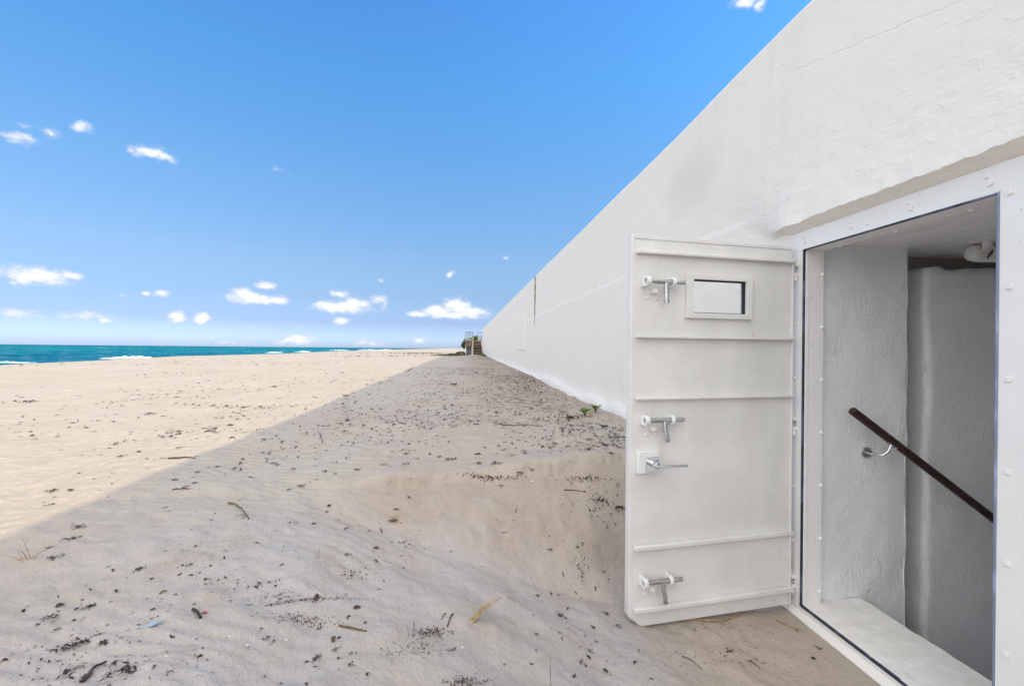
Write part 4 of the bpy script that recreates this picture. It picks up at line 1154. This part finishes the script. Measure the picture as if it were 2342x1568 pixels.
# ------------------------------------------------------------------ light and sky
AZ, EL = R(110), R(33.5)
sd = Vector((math.sin(AZ) * math.cos(EL), math.cos(AZ) * math.cos(EL), math.sin(EL)))
sun = bpy.data.lights.new('sun', 'SUN'); sun.energy = 2.0; sun.angle = R(.53); sun.color = (1., .90, .66)
so = bpy.data.objects.new('sun', sun); COL.objects.link(so); so.rotation_euler = sd.to_track_quat('Z', 'Y').to_euler(); so.location = (30, -10, 30)
w = bpy.data.worlds.new('World'); sc.world = w; w.use_nodes = True
n = NB(w.node_tree); bg = n.n['Background']; bg.inputs['Strength'].default_value = .15
sky = n('TexSky', sky_type='NISHITA', sun_disc=False, sun_elevation=EL, sun_rotation=AZ, altitude=0., air_density=1.0, dust_density=.6, ozone_density=2.2)
CLOUDS = [(85, 632, 85, 20, .95), (60, 640, 55, 13, .8), (165, 630, 36, 9, .9), (28, 646, 26, 8, .7), (345, 350, 44, 15, .9), (375, 358, 30, 11, .8), (305, 345, 16, 8, .5), (188, 290, 26, 13, .75), (118, 305, 30, 11, .6), (38, 314, 42, 12, .65), (45, 288, 26, 9, .35),
          (560, 675, 36, 16, 1.), (590, 684, 68, 13, 1.), (630, 686, 28, 11, .9), (612, 652, 24, 9, .9), (745, 697, 28, 10, .95), (785, 703, 62, 15, 1.), (815, 694, 34, 13, .95), (775, 671, 24, 9, .85), (868, 683, 26, 10, .7), (880, 696, 14, 12, .45), (782, 736, 24, 9, .7), (872, 640, 10, 5, .7),
          (960, 718, 34, 8, .9), (1000, 710, 34, 13, 1.), (1045, 700, 32, 19, 1.05), (1080, 712, 40, 12, 1.), (1030, 720, 90, 9, .9), (405, 727, 21, 12, .95), (458, 728, 28, 11, 1.), (372, 672, 20, 9, .85), (333, 667, 12, 6, .7), (277, 675, 10, 5, .4),
          (40, 715, 62, 13, .62), (195, 722, 60, 12, .55), (232, 734, 22, 9, .7), (5, 748, 30, 6, .35), (680, 776, 46, 11, .85), (650, 780, 26, 7, .6), (840, 784, 50, 9, .5), (960, 776, 24, 7, .65), (520, 783, 50, 6, .45), (480, 775, 12, 6, .4), (387, 779, 18, 6, .4), (1027, 627, 12, 7, .75), (1157, 588, 10, 4, .5), (582, 745, 12, 5, .3), (640, 390, 20, 6, .25),
          (1705, 4, 34, 15, .85), (1740, 12, 16, 16, .7)]
tc = n('TexCoord').outputs['Generated']
dv = n('VectorMath', {0: tc}, operation='NORMALIZE').outputs[0]
sep = n('SeparateXYZ', {0: dv})
az = n.math('ARCTAN2', sep.outputs[0], sep.outputs[1]); el = n.math('ARCSINE', sep.outputs[2])
pe = n('CombineXYZ', {0: az, 1: el, 2: 0.}).outputs[0]
nz1 = n('TexNoise', {'Vector': pe, 'Scale': 26., 'Detail': 5., 'Roughness': .6})
wv = n('VectorMath', {0: n('VectorMath', {0: nz1.outputs['Color'], 1: (.5, .5, .5)}, operation='SUBTRACT').outputs[0], 1: (.030, .016, 0)}, operation='MULTIPLY').outputs[0]
pw = n('VectorMath', {0: pe, 1: wv}, operation='ADD').outputs[0]
acc = None
for (u, v, ru, rv, wt) in CLOUDS:
    def ang(u_, v_):
        d = ray(u_, v_); return math.atan2(d[0], d[1]), math.asin(d[2] / np.linalg.norm(d))
    a0, e0 = ang(u, v); a1, _ = ang(u + ru * 1.35, v); _, e1 = ang(u, v - rv * 1.5)
    ia, ie = 1 / max(a1 - a0, .002), 1 / max(e1 - e0, .002)
    q = n('VectorMath', {0: pw, 1: (ia, ie, 0), 2: (-a0 * ia, -e0 * ie, 0)}, operation='MULTIPLY_ADD').outputs[0]
    ln = n('VectorMath', {0: q}, operation='LENGTH').outputs['Value']
    g = n.math('MULTIPLY_ADD', ln, -wt, wt)
    acc = g if acc is None else n.math('MAXIMUM', acc, g)
nz2 = n.noise(n('VectorMath', {0: pe, 1: (1., 1.7, 1.)}, operation='MULTIPLY').outputs[0], 48., 6, .64)
dens = n.math('ADD', acc, n.math('MULTIPLY', n.math('SUBTRACT', nz2, .5), 1.25))
cm = n.ramp(dens, .0, .80)
# unseen bright cloud behind and overhead, added as fill light for the shaded side
dt = n('VectorMath', {0: dv, 1: (-.204, .960, .19)}, operation='DOT_PRODUCT').outputs['Value']
over = n.math('MULTIPLY', n.ramp(dt, .60, .22), n.ramp(sep.outputs[2], -.01, .10))
over = n.math('MULTIPLY', over, n.math('ADD', .55, n.math('MULTIPLY', n.ramp(n.noise(dv, 2.5, 5, .6), .35, .65), .45)))
# clear-air tint by height above the horizon (a cleaner, less hazy sky than the model's own)
rp = n('ValToRGB', {0: n.math('DIVIDE', el, math.pi / 2)}); cr = rp.color_ramp
STOPS = [(0., (.25, .322, .55)), (.011, (.25, .322, .55)), (.033, (.185, .220, .36)), (.067, (.207, .237, .313)), (.11, (.256, .29, .336)), (.21, (.268, .383, .45)), (.333, (.235, .477, .60)), (.42, (.234, .486, .682)), (1., (.36, .48, .52))]
while len(cr.elements) < len(STOPS): cr.elements.new(.5)
for e_, (q, col_) in zip(cr.elements, STOPS): e_.position = q; e_.color = (*col_, 1)
SKYC = n('VectorMath', {0: n('VectorMath', {0: sky.outputs[0], 1: rp.outputs[0]}, operation='MULTIPLY').outputs[0], 3: n('MapRange', {0: az, 1: -.8, 2: .15, 3: 1.74, 4: 2.12}).outputs[0]}, operation='SCALE').outputs[0]
FILL_CLOUD = 9.6
c = n.mix(n.math('MULTIPLY', over, 1.), SKYC, (FILL_CLOUD, FILL_CLOUD * .975, FILL_CLOUD * .94))
c = n.mix(n.math('MULTIPLY', cm, .97), c, n.mix(n.ramp(dens, .12, .62), (3.05, 3.25, 4.05), (4.25, 4.3, 4.45)))
n.l.new(c, bg.inputs[0])

cam = bpy.data.cameras.new('camera'); co = bpy.data.objects.new('camera', cam); COL.objects.link(co)
cam.sensor_fit = 'HORIZONTAL'; cam.sensor_width = 36; cam.lens = 36 * F / 2342; cam.shift_y = 14 / 2342
cam.clip_start = .05; cam.clip_end = 40000
co.matrix_world = Matrix.Translation((0, 0, CZ)) @ Matrix.Rotation(-TH, 4, 'Z') @ Matrix.Rotation(math.pi / 2, 4, 'X') @ Matrix.Rotation(math.atan(ROLL), 4, 'Z')
sc.camera = co
sc.view_settings.view_transform = 'Standard'; sc.view_settings.look = 'None'; sc.view_settings.gamma = 1.; sc.view_settings.exposure = .68
sc.render.engine = 'CYCLES'
cy_ = sc.cycles
cy_.max_bounces = 10; cy_.diffuse_bounces = 6; cy_.glossy_bounces = 4; cy_.transmission_bounces = 6; cy_.use_denoising = True
cy_.sample_clamp_indirect = 6.
